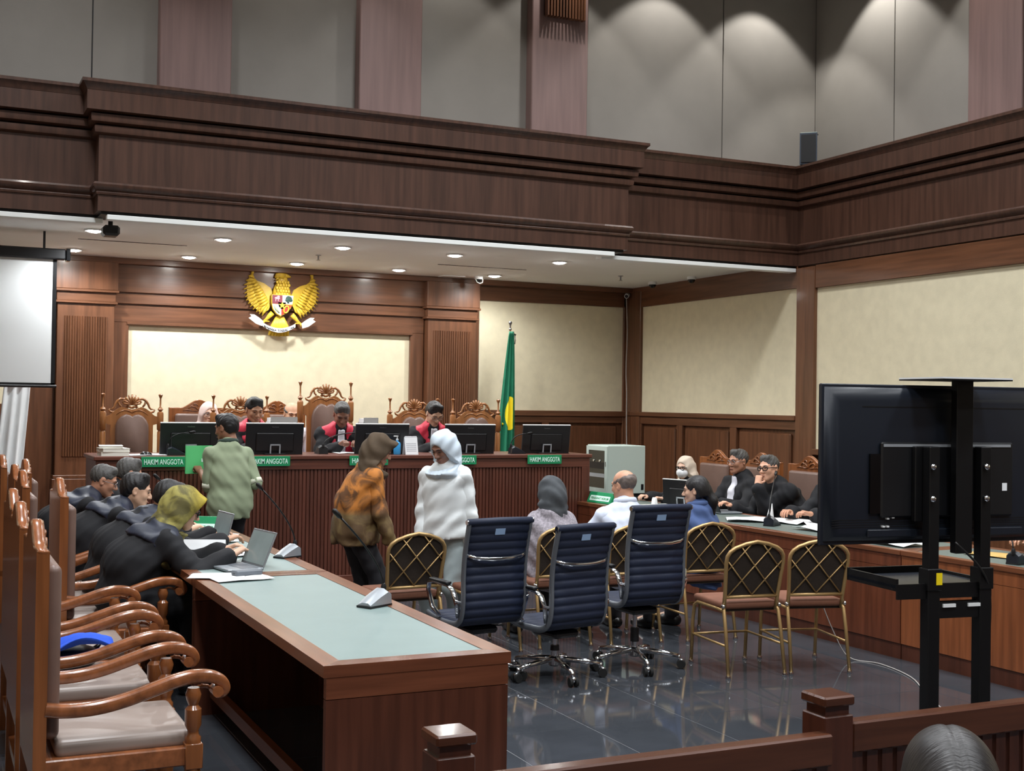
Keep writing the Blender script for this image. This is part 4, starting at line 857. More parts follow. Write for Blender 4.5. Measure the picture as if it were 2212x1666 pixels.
def book(label, x, y, z, rz, w, l, h, m='paper_cream', group='documents on the bench', cat='document'):
    t = thing('document', label, cat, (x, y, z), math.radians(rz), group)
    part('pages', m, t, (-w / 2 + .003, w / 2 - .003, -l / 2 + .003, l / 2 - .003, .002, h - .002)); part('cover', 'paper_cream', t, (-w / 2, w / 2, -l / 2, l / 2, 0, .002), (-w / 2, w / 2, -l / 2, l / 2, h - .002, h)); return t
book('lowest thick document of the stack on the bench left end', 1.53, 11.5, BZ, 0, .24, .3, .034); book('middle document of the stack on the bench left end', 1.53, 11.5, BZ + .034, 4, .23, .3, .03); book('upper loose document of the stack on the bench left end', 1.51, 11.5, BZ + .064, -6, .2, .28, .022)
paper_sheet('paper_sheet', 'white paper lying on the bench beside the document stack', 1.82, 11.5, BZ, 10, .4, .3)
paper_sheet('paper_sheet', 'white paper in front of the presiding judge', 3.72, 11.75, BZ, 4)
paper_sheet('paper_sheet', 'white paper in front of the judge with glasses', 4.72, 11.72, BZ, -6)
def mouse(label, x, y, z, rz):
    t = thing('computer_mouse', label, 'mouse', (x, y, z), rz); b = MB(); b.ell((0, 0, .0), (.032, .055, .03), 12, M=None)
    bmesh.ops.bisect_plane(b.bm, geom=b.bm.verts[:] + b.bm.edges[:] + b.bm.faces[:], plane_co=(0, 0, 0), plane_no=(0, 0, -1), clear_outer=True); b.build('shell', 'black_gloss', t, True)
    b = MB(); b.box(-.004, .004, .01, .03, .024, .031, bev=.002); b.build('wheel', 'silver_plastic', t)
mouse('black and silver computer mouse beside the document stack', 1.8, 11.42, BZ + .004, R90)
def mic_base(label, x, y, z, rz, m='silver_plastic', tip=(.0, -.34, .36), group='table microphones', stem=.005):
    """wedge base, high end at +y, neck leaves the high end and bends to tip"""
    t = thing('table_microphone', label, 'microphone', (x, y, z), rz, group)
    b = MB()
    pr = [(yy * .8, zz * .85, w_ * .8) for yy, zz, w_ in [(-.1, .0, .05), (-.1, .012, .05), (-.02, .05, .058), (.05, .075, .06), (.085, .06, .055), (.09, 0, .055)]]
    A = [b.bm.verts.new((-w, yy, zz)) for yy, zz, w in pr]; B = [b.bm.verts.new((w, yy, zz)) for yy, zz, w in pr]; A2 = [b.bm.verts.new((-w * .45, yy * .92, zz * 1.12 + (.008 if zz > .01 else 0))) for yy, zz, w in pr]; B2 = [b.bm.verts.new((w * .45, yy * .92, zz * 1.12 + (.008 if zz > .01 else 0))) for yy, zz, w in pr]
    n = len(pr)
    for P_, Q_ in ((A, A2), (A2, B2), (B2, B)):
        for i in range(n): b.bm.faces.new((P_[i], P_[(i + 1) % n], Q_[(i + 1) % n], Q_[i]))
    b.bm.faces.new(A); b.bm.faces.new(B[::-1]); b.build('base', m, t, 40)
    part('base_plate', 'black_plastic', t, (-.045, .045, -.084, .074, -.004, .006))
    tx, ty, tz = tip; p0 = Vector((0, .06, .07)); p3 = Vector((tx, ty, tz)); p1 = p0 + Vector((0, .01, .12)); pts = []
    for q in range(11):
        u = q / 10; pts.append((1 - u) ** 2 * p0 + 2 * u * (1 - u) * p1 + u * u * p3)
    b = MB(); b.tube(pts, stem, 6); b.build('gooseneck', 'black_metal', t, True)
    b = MB(); d = (pts[-1] - pts[-3]).normalized(); b.tube([pts[-1], pts[-1] + d * .015, pts[-1] + d * .05, pts[-1] + d * .06], [.007, .012, .013, .006], 10); b.build('capsule', 'black_metal', t, True)
    b = MB(); b.lathe([(.012, .06), (.014, .085), (.008, .1)], (0, .06, 0), 10); b.build('neck_socket', 'black_plastic', t, 40)
    return t
mic_base('silver microphone base on the near end of the long table', 2.0, 5.78, .762, math.radians(-60), tip=(-.12, -.12, .42))
mic_base('silver microphone base further along the long table', 2.1, 7.75, .762, math.radians(-60), tip=(-.1, -.13, .42))
mic_base('microphone among the papers of the robed men', 1.75, 9.3, .762, math.radians(-70), tip=(-.02, -.2, .4))
mic_base('dark microphone on the right desk in front of the lawyers', 6.42, 8.55, .762, math.radians(120), m='tv_back', tip=(.1, -.3, .4))
mic_base('dark microphone on the lighter right desk under the television', 6.42, 5.95, .762, math.radians(100), m='tv_back', tip=(.2, -.15, .3))
for x, lb in ((2.05, 'low grey microphone base at the left end of the judges bench'), (5.42, 'low grey microphone base beside the green flag')):
    mic_base(lb, x, 11.42, BZ + .004, PI / 2, m='tv_back', tip=(.0, -.12, .2))
mic_base('thin microphone bending towards the presiding judge', 3.45, 11.6, BZ + .004, PI, m='black_plastic', tip=(-.42, -.1, .2))
# bottle and desk calendar
t = thing('sanitizer_bottle', 'blue pump bottle of hand sanitizer on the judges bench', 'bottle', (4.13, 11.37, BZ))
b = MB(); b.lathe([(.03, 0), (.035, .006), (.035, .1), (.03, .115), (.012, .125), (.012, .138)], n=16); b.build('body', 'bottle_blue', t, 40)
b = MB(); b.lathe([(.012, .138), (.012, .152), (.005, .153), (.005, .17), (.01, .172), (.01, .182)], n=12); b.box(-.035, .006, -.006, .006, .172, .182); b.build('pump', 'white_plastic', t, 40)
t = thing('desk_calendar', 'white tent shaped desk calendar on the judges bench', 'calendar', (4.27, 11.38, BZ))
b = MB(); b.box(-.065, .065, -.0015, .0015, 0, .17, M=T(0, -.045, 0) @ RX(-14)); b.box(-.065, .065, -.0015, .0015, 0, .17, M=T(0, .045, 0) @ RX(14)); b.build('card', 'paper', t)
b = MB()
for r_ in range(5):
    for q in range(7): b.box(-.05 + q * .0145, -.04 + q * .0145, -.003, -.0016, .03 + r_ * .018, .04 + r_ * .018, M=T(0, -.045, 0) @ RX(-14))
b.build('date_grid', mat('pale_ink', (190, 192, 198), .8), t)
b = MB(); b.tube([(-.06, 0, .168), (.06, 0, .168)], .006, 6); b.build('binding', 'silver_plastic', t)
for x, lb, w in ((3.13, 'white document tray behind the monitor left of the presiding judge', .26), (4.0, 'white document tray behind the monitor with the brown headscarf', .15)):
    t = thing('document_tray', lb, 'tray', (x, 11.86, BZ))
    part('tray', 'white_plastic', t, (-w / 2, w / 2, -.09, .09, 0, .008), (-w / 2, -w / 2 + .006, -.09, .09, 0, .3), (w / 2 - .006, w / 2, -.09, .09, 0, .3), (-w / 2, w / 2, -.09, -.084, 0, .345)); part('papers', 'paper', t, (-w / 2 + .008, w / 2 - .008, -.08, .085, .01, .335))
# ---- laptops on the left table
def laptop(label, x, y, rz, open_deg=105, z=.762, lid='laptop_grey'):
    """keyboard towards -y, hinge at +y, screen faces -y"""
    t = thing('laptop', label, 'laptop', (x, y, z), math.radians(rz), 'laptops')
    part('base', 'laptop_grey', t, (-.16, .16, -.11, .11, 0, .014), bev=.003); part('keyboard', mat('key_grey', (96, 100, 106), .5), t, (-.14, .14, -.02, .085, .014, .0155))
    part('trackpad', 'silver_plastic', t, (-.05, .05, -.095, -.035, .014, .0148))
    Mx = T(0, .108, .012) @ RX(90 - open_deg + 0)
    Mx = T(0, .108, .012) @ RX(-(open_deg - 90))
    b = MB(); b.box(-.16, .16, -.004, .004, 0, .215, bev=.002, M=Mx); b.build('lid', lid, t)
    b = MB(); b.box(-.148, .148, -.0052, -.004, .012, .203, M=Mx); b.build('screen', 'laptop_screen', t)
    return t
laptop('open laptop used by the woman in the yellow headscarf', 1.67, 7.32, -80, 112)
laptop('open laptop of the next robed man behind the yellow headscarf', 1.72, 8.5, -84, 104)
laptop('dark laptop lid standing before the man with glasses', 1.7, 9.75, -84, 100, lid='black_plastic')
t = thing('power_bank', 'dark grey box shaped power bank on the papers at the table edge', 'power bank', (1.66, 6.98, .768), math.radians(14)); part('body', mat('slate', (96, 102, 110), .5), t, (-.08, .08, -.035, .035, 0, .028), bev=.005); part('port', 'black_plastic', t, (-.081, -.079, -.01, .01, .01, .016))
t = thing('phone', 'black phone lying on the papers beside the second laptop', 'phone', (1.78, 7.98, .766), math.radians(75)); part('body', 'black_plastic', t, (-.04, .04, -.085, .085, 0, .01), bev=.003); part('glass', 'black_gloss', t, (-.037, .037, -.08, .08, .01, .011))
for i, (x, y, r_, w, l, lb) in enumerate(((1.6, 6.9, 8, .32, .22, 'large white sheet under the power bank'), (1.5, 7.0, 70, .22, .3, 'white sheet at the table edge before the woman'), (1.58, 7.72, 30, .26, .32, 'white sheet under the hands of the woman'), (1.86, 8.0, 12, .24, .3, 'white sheet beside the black phone'), (1.62, 8.15, -12, .28, .36, 'white sheet before the man behind the yellow headscarf'), (1.85, 8.75, 30, .22, .3, 'white sheet behind the second laptop'), (1.6, 9.0, 5, .3, .3, 'white sheet before the black haired man'), (1.95, 9.0, -20, .22, .3, 'white sheet by the table rim near the bench'))):
    paper_sheet('paper_sheet', lb, x, y, .7615 + i * .0006, r_, w, l, group='papers on the left tables')
t = thing('standing_paper', 'white stapled booklet standing open before the woman', 'paper', (1.62, 7.98, .765), math.radians(-20)); b = MB(); b.box(-.13, .13, -.002, .002, 0, .1, M=RX(-24)); b.box(-.13, .13, -.002, .002, 0, .1, M=T(0, .1, 0) @ RX(30)); b.build('leaves', 'paper', t)
def tent_sign(label, x, y, rz, txt, z=.762, w=.3, h=.1):
    t = thing('tent_sign', label, 'sign', (x, y, z), rz)
    b = MB(); b.prism([(-.06, 0), (.06, 0), (.012, h), (-.012, h)], -w / 2, w / 2, axis='x'); b.build('body', 'sign_green', t)
    a = math.degrees(math.atan2(.048, h)); b = MB(); b.box(-w * .42, w * .42, -.0015, 0, .02, .075, M=T(0, -.0605, 0) @ RX(-a)); b.build('label_strip', 'sign_text', t)
    text_obj('lettering', txt, .034, 'sign_green', t, T(0, -.062, 0) @ RX(-a) @ T(0, -.001, .036), width=w * .74, ext=.0006)
    return t
tent_sign('green tent sign at the far end of the right desk', 6.2, 11.02, math.radians(-84), 'PENASIHAT HUKUM', w=.4)
tent_sign('green tent sign among the papers on the left table', 1.9, 9.32, math.radians(-30), 'PENUNTUT UMUM', w=.2, h=.12)
# ---- right desk
monitor('black monitor on the right desk before the woman with the mask', 6.72, 10.35, .762, math.radians(-70), w=.48, h=.28, zb=-.02, group='monitor on the right desk', tilt=4)
t = laptop('tablet with a grey cover standing before the lawyer with thin glasses', 6.75, 9.72, 82, 115, lid='tv_back')
for i, (x, y, r_, w, l, lb) in enumerate(((6.5, 8.95, 60, .3, .42, 'white papers left of the right desk microphone'), (6.72, 8.75, 20, .3, .4, 'white papers behind the right desk microphone'), (6.8, 8.35, -30, .3, .42, 'white papers right of the right desk microphone'), (6.55, 8.1, 10, .25, .35, 'white papers at the television edge'), (6.6, 10.15, 5, .22, .3, 'white papers beside the right desk monitor'), (6.45, 7.1, 5, .3, .4, 'white papers on the right desk under the television'), (6.75, 5.75, 10, .3, .42, 'white papers on the lighter right desk'))):
    paper_sheet('paper_sheet', lb, x, y, .7615 + i * .0007, r_, w, l, group='papers on the right desks', curl=.02)
paper_sheet('envelope', 'brown paper envelope on the lighter right desk', 6.62, 6.35, .762, 14, .24, .33, m='paper_brown', group='envelope')
t = thing('tissue_pack', 'small white tissue pack beside the right desk monitor', 'tissue', (6.45, 10.45, .762), .3); b = MB(); b.prism([(-.03, 0), (.03, 0), (.012, .08), (-.004, .09), (-.016, .07)], -.02, .02, axis='y'); b.build('tissue', 'paper', t)
t = thing('folded_paper', 'white folded paper standing up before the lawyers', 'paper', (6.72, 8.95, .765), .6); b = MB(); b.prism([(-.05, 0), (.05, 0), (.0, .14)], -.003, .003, axis='y'); b.prism([(-.05, 0), (.05, 0), (.02, .1)], .03, .034, axis='y'); b.build('sheet', 'paper', t)
book('stack of white documents on the right desk before the bald man', 6.42, 10.2, .762, 6, .3, .4, .03, m='paper', group='documents on the right desk')
# ---- floor cables
wire('floor_cable', [(5.66, 7.0, .45), (5.75, 6.95, .2), (5.85, 6.9, .02), (5.95, 6.7, .006), (5.85, 6.3, .006), (5.6, 5.9, .006), (5.3, 5.4, .006), (5.0, 5.05, .006), (4.9, 4.95, .03)], .004, 'cable_grey', 'pale cable running over the floor to the television stand')
wire('power_cable', [(4.72, 4.78, 1.08), (4.85, 4.74, .95), (4.94, 4.76, .8), (4.95, 4.78, .5), (4.93, 4.78, .25), (4.87, 4.78, .15), (4.86, 4.7, .01), (5.0, 4.6, .006)], .006, 'cable_black', 'black cable hanging between the columns of the television stand')
# ---- blue cloth and black bag on the third empty chair
t = thing('shoulder_bag', 'black shoulder bag lying on a left row chair seat', 'bag', (.62, 6.1, .5), .3)
b = MB(); b.ell((0, 0, .05), (.16, .13, .06), 16); b.build('body', 'black_plastic', t, True); b = MB(); b.tube([(.1, -.08, .07), (.16, -.02, .11), (.19, .06, .08), (.14, .1, .04)], .008, 6); b.build('strap', 'black_plastic', t, True)
t = thing('blue_cloth', 'bright blue folded cloth on a left row chair seat', 'cloth', (.66, 6.0, .56), .2)
b = MB(); b.grid(lambda u, v: ((u - .5) * .3, (v - .5) * .16, .012 + .06 * math.sin(u * 2.6) + .02 * math.sin(v * 9 + u * 4) + .02), 14, 10); b.build('fold', 'blue_cloth', t, True, solid=.006)
# ================================================================== people: implicit surfaces meshed with surface nets
def V3(*a): return np.array(a if len(a) > 1 else a[0], float)
def nrm(v): v = np.asarray(v, float); return v / max(1e-9, np.linalg.norm(v))
class SDF:
    def __init__(s): s.ops = []; s.lo = V3(9e9, 9e9, 9e9); s.hi = -s.lo
    def _add(s, mode, fn, lo, hi, k):
        s.ops.append((mode, fn, lo, hi, k))
        if mode == 'u': s.lo = np.minimum(s.lo, lo); s.hi = np.maximum(s.hi, hi)
        return s
    def cap(s, a, b, ra, rb=None, k=.03, mode='u'):
        a = V3(a); b = V3(b); rb = ra if rb is None else rb; ba = b - a; L2 = max(1e-9, ba @ ba); r = max(ra, rb)
        def fn(X, Y, Z):
            px, py, pz = X - a[0], Y - a[1], Z - a[2]; t = np.clip((px * ba[0] + py * ba[1] + pz * ba[2]) / L2, 0, 1)
            return np.sqrt((px - t * ba[0]) ** 2 + (py - t * ba[1]) ** 2 + (pz - t * ba[2]) ** 2) - (ra + (rb - ra) * t)
        return s._add(mode, fn, np.minimum(a, b) - r, np.maximum(a, b) + r, k)
    def ell(s, c, r, R=None, k=.03, mode='u'):
        c = V3(c); r = V3(r) if hasattr(r, '__len__') else V3(r, r, r); R = np.eye(3) if R is None else np.asarray(R)   # columns = axes
        m = r.min()
        def fn(X, Y, Z):
            px, py, pz = X - c[0], Y - c[1], Z - c[2]; q = 0
            for i in range(3): q = q + ((px * R[0, i] + py * R[1, i] + pz * R[2, i]) / r[i]) ** 2
            return (np.sqrt(q) - 1) * m
        e = np.abs(R) @ r
        return s._add(mode, fn, c - e, c + e, k)
    def ecap(s, a, b, ra, rb, side, fwd, k=.04, mode='u', re=.05):
        a = V3(a); b = V3(b); L = np.linalg.norm(b - a); u = (b - a) / L; side = nrm(side); fwd = nrm(fwd); m = max(*ra, *rb, re)
        def fn(X, Y, Z):
            px, py, pz = X - a[0], Y - a[1], Z - a[2]; h = px * u[0] + py * u[1] + pz * u[2]; t = np.clip(h / L, 0, 1); du = h - t * L
            rs = ra[0] + (rb[0] - ra[0]) * t; rf = ra[1] + (rb[1] - ra[1]) * t
            ds = px * side[0] + py * side[1] + pz * side[2] - 0; df = px * fwd[0] + py * fwd[1] + pz * fwd[2]
            ds = ds - h * (u @ side); df = df - h * (u @ fwd)
            return (np.sqrt((ds / rs) ** 2 + (df / rf) ** 2 + (du / re) ** 2) - 1) * np.minimum(rs, rf)
        return s._add(mode, fn, np.minimum(a, b) - m, np.maximum(a, b) + m, k)
    def cut(s, fn, k=.004): return s._add('i', fn, None, None, k)
    def noise(s, fn): return s._add('n', fn, None, None, 0)
    def mesh(s, h):
        lo = s.lo - 2.5 * h; hi = s.hi + 2.5 * h; n = np.maximum(4, np.ceil((hi - lo) / h).astype(int) + 1)
        ax = [lo[i] + h * np.arange(n[i]) for i in range(3)]
        F = np.full(n, .5, np.float32)
        G = [ax[0][:, None, None], ax[1][None, :, None], ax[2][None, None, :]]
        for mode, fn, l, u, k in s.ops:
            if mode in 'us':
                i0 = np.clip(np.floor((l - k - 2 * h - lo) / h).astype(int), 0, n); i1 = np.clip(np.ceil((u + k + 2 * h - lo) / h).astype(int) + 1, 0, n)
                if (i1 <= i0).any(): continue
                sl = tuple(slice(i0[q], i1[q]) for q in range(3)); g = (G[0][sl[0]], G[1][:, sl[1]], G[2][:, :, sl[2]])
                d = fn(*g); A = F[sl]
                if mode == 'u':
                    t = np.clip(.5 + .5 * (A - d) / k, 0, 1); F[sl] = A + (d - A) * t - k * t * (1 - t)
                else:
                    d = -d; t = np.clip(.5 - .5 * (A - d) / k, 0, 1); F[sl] = A + (d - A) * t + k * t * (1 - t)
            elif mode == 'i': F = np.maximum(F, fn(*G)).astype(np.float32)
            else: F = (F + fn(*G)).astype(np.float32)
        return snets(F, lo, h)
def snets(F, lo, h):
    nx, ny, nz = F.shape; C = {}
    for i in (0, 1):
        for j in (0, 1):
            for k in (0, 1): C[i, j, k] = F[i:nx - 1 + i, j:ny - 1 + j, k:nz - 1 + k]
    cnt = sum((c < 0).astype(np.int8) for c in C.values()); act = (cnt > 0) & (cnt < 8)
    ijk = np.argwhere(act); idx = np.full(act.shape, -1, np.int32); idx[act] = np.arange(len(ijk))
    pos = np.zeros((len(ijk), 3)); num = np.zeros(len(ijk)); val = {q: c[act] for q, c in C.items()}
    for a in C:
        for d in range(3):
            if a[d] == 0:
                b = list(a); b[d] = 1; b = tuple(b); va, vb = val[a], val[b]; cr = (va < 0) != (vb < 0)
                t = np.where(cr, va / np.where(cr, va - vb, 1), 0); p = np.array(a, float)[None, :].repeat(len(t), 0); p[:, d] += t
                pos += p * cr[:, None]; num += cr
    Vt = lo + h * (ijk + pos / num[:, None]); neg = F < 0; quads = []
    for d in range(3):
        e, f = (d + 1) % 3, (d + 2) % 3
        sA = [slice(None)] * 3; sB = [slice(None)] * 3; sA[d] = slice(0, -1); sB[d] = slice(1, None)
        sa = neg[tuple(sA)]; cr = np.argwhere(sa != neg[tuple(sB)])
        cr = cr[(cr[:, e] > 0) & (cr[:, f] > 0) & (cr[:, e] < F.shape[e] - 1) & (cr[:, f] < F.shape[f] - 1)]
        def at_(de, df):
            q = cr.copy(); q[:, e] += de; q[:, f] += df; return idx[q[:, 0], q[:, 1], q[:, 2]]
        Q = np.stack([at_(-1, -1), at_(0, -1), at_(0, 0), at_(-1, 0)], 1); s_ = sa[cr[:, 0], cr[:, 1], cr[:, 2]]
        Q[~s_] = Q[~s_][:, ::-1]; quads.append(Q)
    Q = np.concatenate(quads); Q = Q[(Q >= 0).all(1)]
    return Vt, Q
def np_mesh(name, parts):
    """parts: list of (V, Q) joined into one mesh"""
    Vs, Qs, o = [], [], 0
    for V_, Q_ in parts: Vs.append(V_); Qs.append(Q_ + o); o += len(V_)
    V_ = np.concatenate(Vs); Q_ = np.concatenate(Qs); me = bpy.data.meshes.new(name)
    me.vertices.add(len(V_)); me.vertices.foreach_set('co', V_.astype(np.float32).ravel()); me.loops.add(Q_.size); me.loops.foreach_set('vertex_index', Q_.astype(np.int32).ravel())
    me.polygons.add(len(Q_)); me.polygons.foreach_set('loop_start', np.arange(0, Q_.size, 4, dtype=np.int32)); me.polygons.foreach_set('loop_total', np.full(len(Q_), 4, np.int32))
    me.update(calc_edges=True); me.validate(); return me
def rmat(yaw=0, pitch=0, roll=0):
    a, b, c = map(math.radians, (yaw, -pitch, roll))
    return np.array((Matrix.Rotation(a, 3, 'Z') @ Matrix.Rotation(b, 3, 'X') @ Matrix.Rotation(c, 3, 'Y')))
def xf(mesh, R, c, s=1., mir=False):
    V_, Q_ = mesh; W_ = V_ * s
    if mir: W_ = W_ * np.array([-1, 1, 1]); Q_ = Q_[:, ::-1]
    return W_ @ np.asarray(R).T + V3(c), Q_
# ---- head (face towards +y, origin between the ears)
def head_mesh(fem):
    f = SDF(); j = .92 if fem else 1.
    f.ell((0, -.014, .03), (.075, .093, .083), k=.02); f.ell((0, .02, -.03), (.062 * j, .066, .082), k=.03)
    for x in (-1, 1):
        f.cap((x * .05 * j, .005, -.05), (x * .018, .062, -.094), .018 * j, .017, k=.03); f.ell((x * .037, .058, -.026), (.022, .022, .024), k=.02); f.cap((x * .012, .083, .02), (x * .042, .072, .021), .009, .008, k=.015)
    f.cap((0, .06, -.096), (0, .068, -.094), .02, .018, k=.025)
    f.cap((0, .084, .01), (0, .106, -.03), .008, .0125, k=.014)
    for x in (-1, 1): f.ell((x * .012, .094, -.035), (.009, .011, .008), k=.008)
    for x in (-1, 1): f.ell((x * .031, .096, .002), (.018, .014, .011), k=.014, mode='s')
    f.ell((0, .083, -.06), (.024, .012, .006), k=.008); f.ell((0, .081, -.072), (.02, .012, .007), k=.008)
    for x in (-1, 1):
        f.ell((x * .078, -.008, -.006), (.009, .02, .032), rmat(yaw=x * -18), k=.008); f.ell((x * .088, -.002, -.004), (.007, .011, .018), k=.005, mode='s')
    f.cap((0, -.02, -.06), (0, -.03, -.115), .05 * j, .05 * j, k=.03)
    return f.mesh(.0058)
HEAD = {0: head_mesh(0), 1: head_mesh(1)}
def sn(*w):
    return lambda X, Y, Z: sum(a * np.sin(kx * X + ky * Y + kz * Z + p) for a, kx, ky, kz, p in w)
def hair_mesh(kind):
    f = SDF(); f.ell((0, -.016, .034), (.0815, .099, .0885) if kind != 'crop' else (.079, .0965, .0865), k=.02)
    if kind == 'crop': f.cap((-.03, .045, .096), (.03, .045, .096), .022, k=.03)
    if kind == 'short': f.cap((-.03, .042, .098), (.035, .03, .104), .025, k=.03); f.ell((0, -.06, .0), (.07, .045, .08), k=.03)
    if kind in ('long', 'pony'): f.ell((0, -.05, -.02), (.084, .07, .11), k=.04)
    if kind == 'long':
        f.cap((0, -.085, -.03), (0, -.12, -.3), .075, .06, k=.05)
        for x in (-1, 1): f.cap((x * .075, -.01, -.02), (x * .085, -.03, -.25), .035, .025, k=.03)
    f.ell((0, .105, -.05), (.078 if kind != 'bald' else .09, .075, .118), k=.012, mode='s')
    if kind == 'bald': f.ell((0, .03, .115), (.11, .135, .098), k=.012, mode='s')
    if kind not in ('long',):
        for x in (-1, 1): f.ell((x * .09, .012, -.03), (.03, .03, .05), k=.01, mode='s')
        f.cut(lambda X, Y, Z: (-.075 - Z) - .25 * np.clip(Y, -.1, .1) + 0 * X)
    if kind == 'pony': f.cap((0, -.1, -.02), (.01, -.13, -.1), .04, .045, k=.04); f.cap((.01, -.13, -.1), (.03, -.11, -.26), .045, .02, k=.04)
    f.noise((lambda X, Y, Z: .0012 * np.sin(170 * X + 25 * np.sin(20 * Y)) + .0008 * np.sin(300 * X + 40 * Z) + .0 * Y) if kind == 'pony' else (lambda X, Y, Z: .0035 * np.exp(-(X / .006) ** 2) + 0 * Y + 0 * Z) if kind == 'long' else sn((.0011, 190, 60, 40, 0), (.0011, 90, 170, 110, 1), (.0008, 320, 160, 200, 2)))
    return f.mesh(.0055)
HAIR = {k: hair_mesh(k) for k in ('short', 'crop', 'bald', 'pony', 'long')}
# ---- hand (wrist at origin, fingers +y, back of the hand +z, thumb on -x: a right hand palm down)
def hand_mesh(c1, c2, th=0.):
    f = SDF(); f.cap((0, -.07, 0), (0, .015, 0), .025, .024, k=.02)
    for x in (-.026, -.009, .009, .026): f.cap((x * .7, .015, 0), (x, .085, .002), .015, .0125, k=.014)
    for i, (x, l, r) in enumerate(((-.029, .068, .0092), (-.0095, .078, .0096), (.0105, .072, .0092), (.029, .056, .0082))):
        p = V3(x, .086, 0); a = math.radians(c1 + i * 3); fan = math.radians(-x * 250)
        for q, (sl, rr) in enumerate(((.46, 1.), (.3, .92), (.24, .82))):
            d = V3(-math.sin(fan) * math.cos(a), math.cos(a) * math.cos(fan), -math.sin(a)); p2 = p + d * l * sl * 1.05; f.cap(p, p2, r * rr, r * rr * .94, k=.004); p = p2; a += math.radians(c2)
    f.cap((-.024, .02, -.004), (-.046, .05, -.012 - th), .0135, .011, k=.012); f.cap((-.046, .05, -.012 - th), (-.052 + th, .083, -.018 - th * 1.5), .0105, .008, k=.005)
    return f.mesh(.0045)
HAND = {'flat': hand_mesh(8, 10), 'relaxed': hand_mesh(28, 30, .006), 'grip': hand_mesh(55, 62, .018), 'fist': hand_mesh(78, 85, .02)}
def ik(a, b, l1, l2, pole):
    a = V3(a); b = V3(b); d = b - a; D = np.linalg.norm(d); u = d / D; D = min(D, (l1 + l2) * .995); b = a + u * D
    x = (l1 * l1 - l2 * l2 + D * D) / (2 * D); hh = math.sqrt(max(0, l1 * l1 - x * x)); p = V3(pole) - u * (V3(pole) @ u)
    return a + u * x + nrm(p) * hh, b
SKIN = {}
def skin(rgb):
    n = 'skin_%d_%d_%d' % rgb
    return mat(n, rgb, .5, var=.05, vscale=20)
CLOTH = lambda X, Y, Z: .006 * np.sin(30 * X + 10 * Z - 14 * Y + 2.5 * np.sin(6 * Z + 7 * Y)) + .004 * np.sin(46 * (Z - .8 * Y) + 18 * X + 2 * np.sin(11 * X)) + .002 * np.sin(80 * X + 50 * Y - 60 * Z)
FOLD = lambda X, Y, Z: .0035 * np.sin(26 * X + 18 * Y + 14 * Z + 2.2 * np.sin(7 * Z + 5 * X)) + .0025 * np.sin(48 * Z + 30 * X - 22 * Y + 2 * np.sin(13 * X + 9 * Y)) + .0012 * np.sin(70 * X - 50 * Y + 64 * Z)
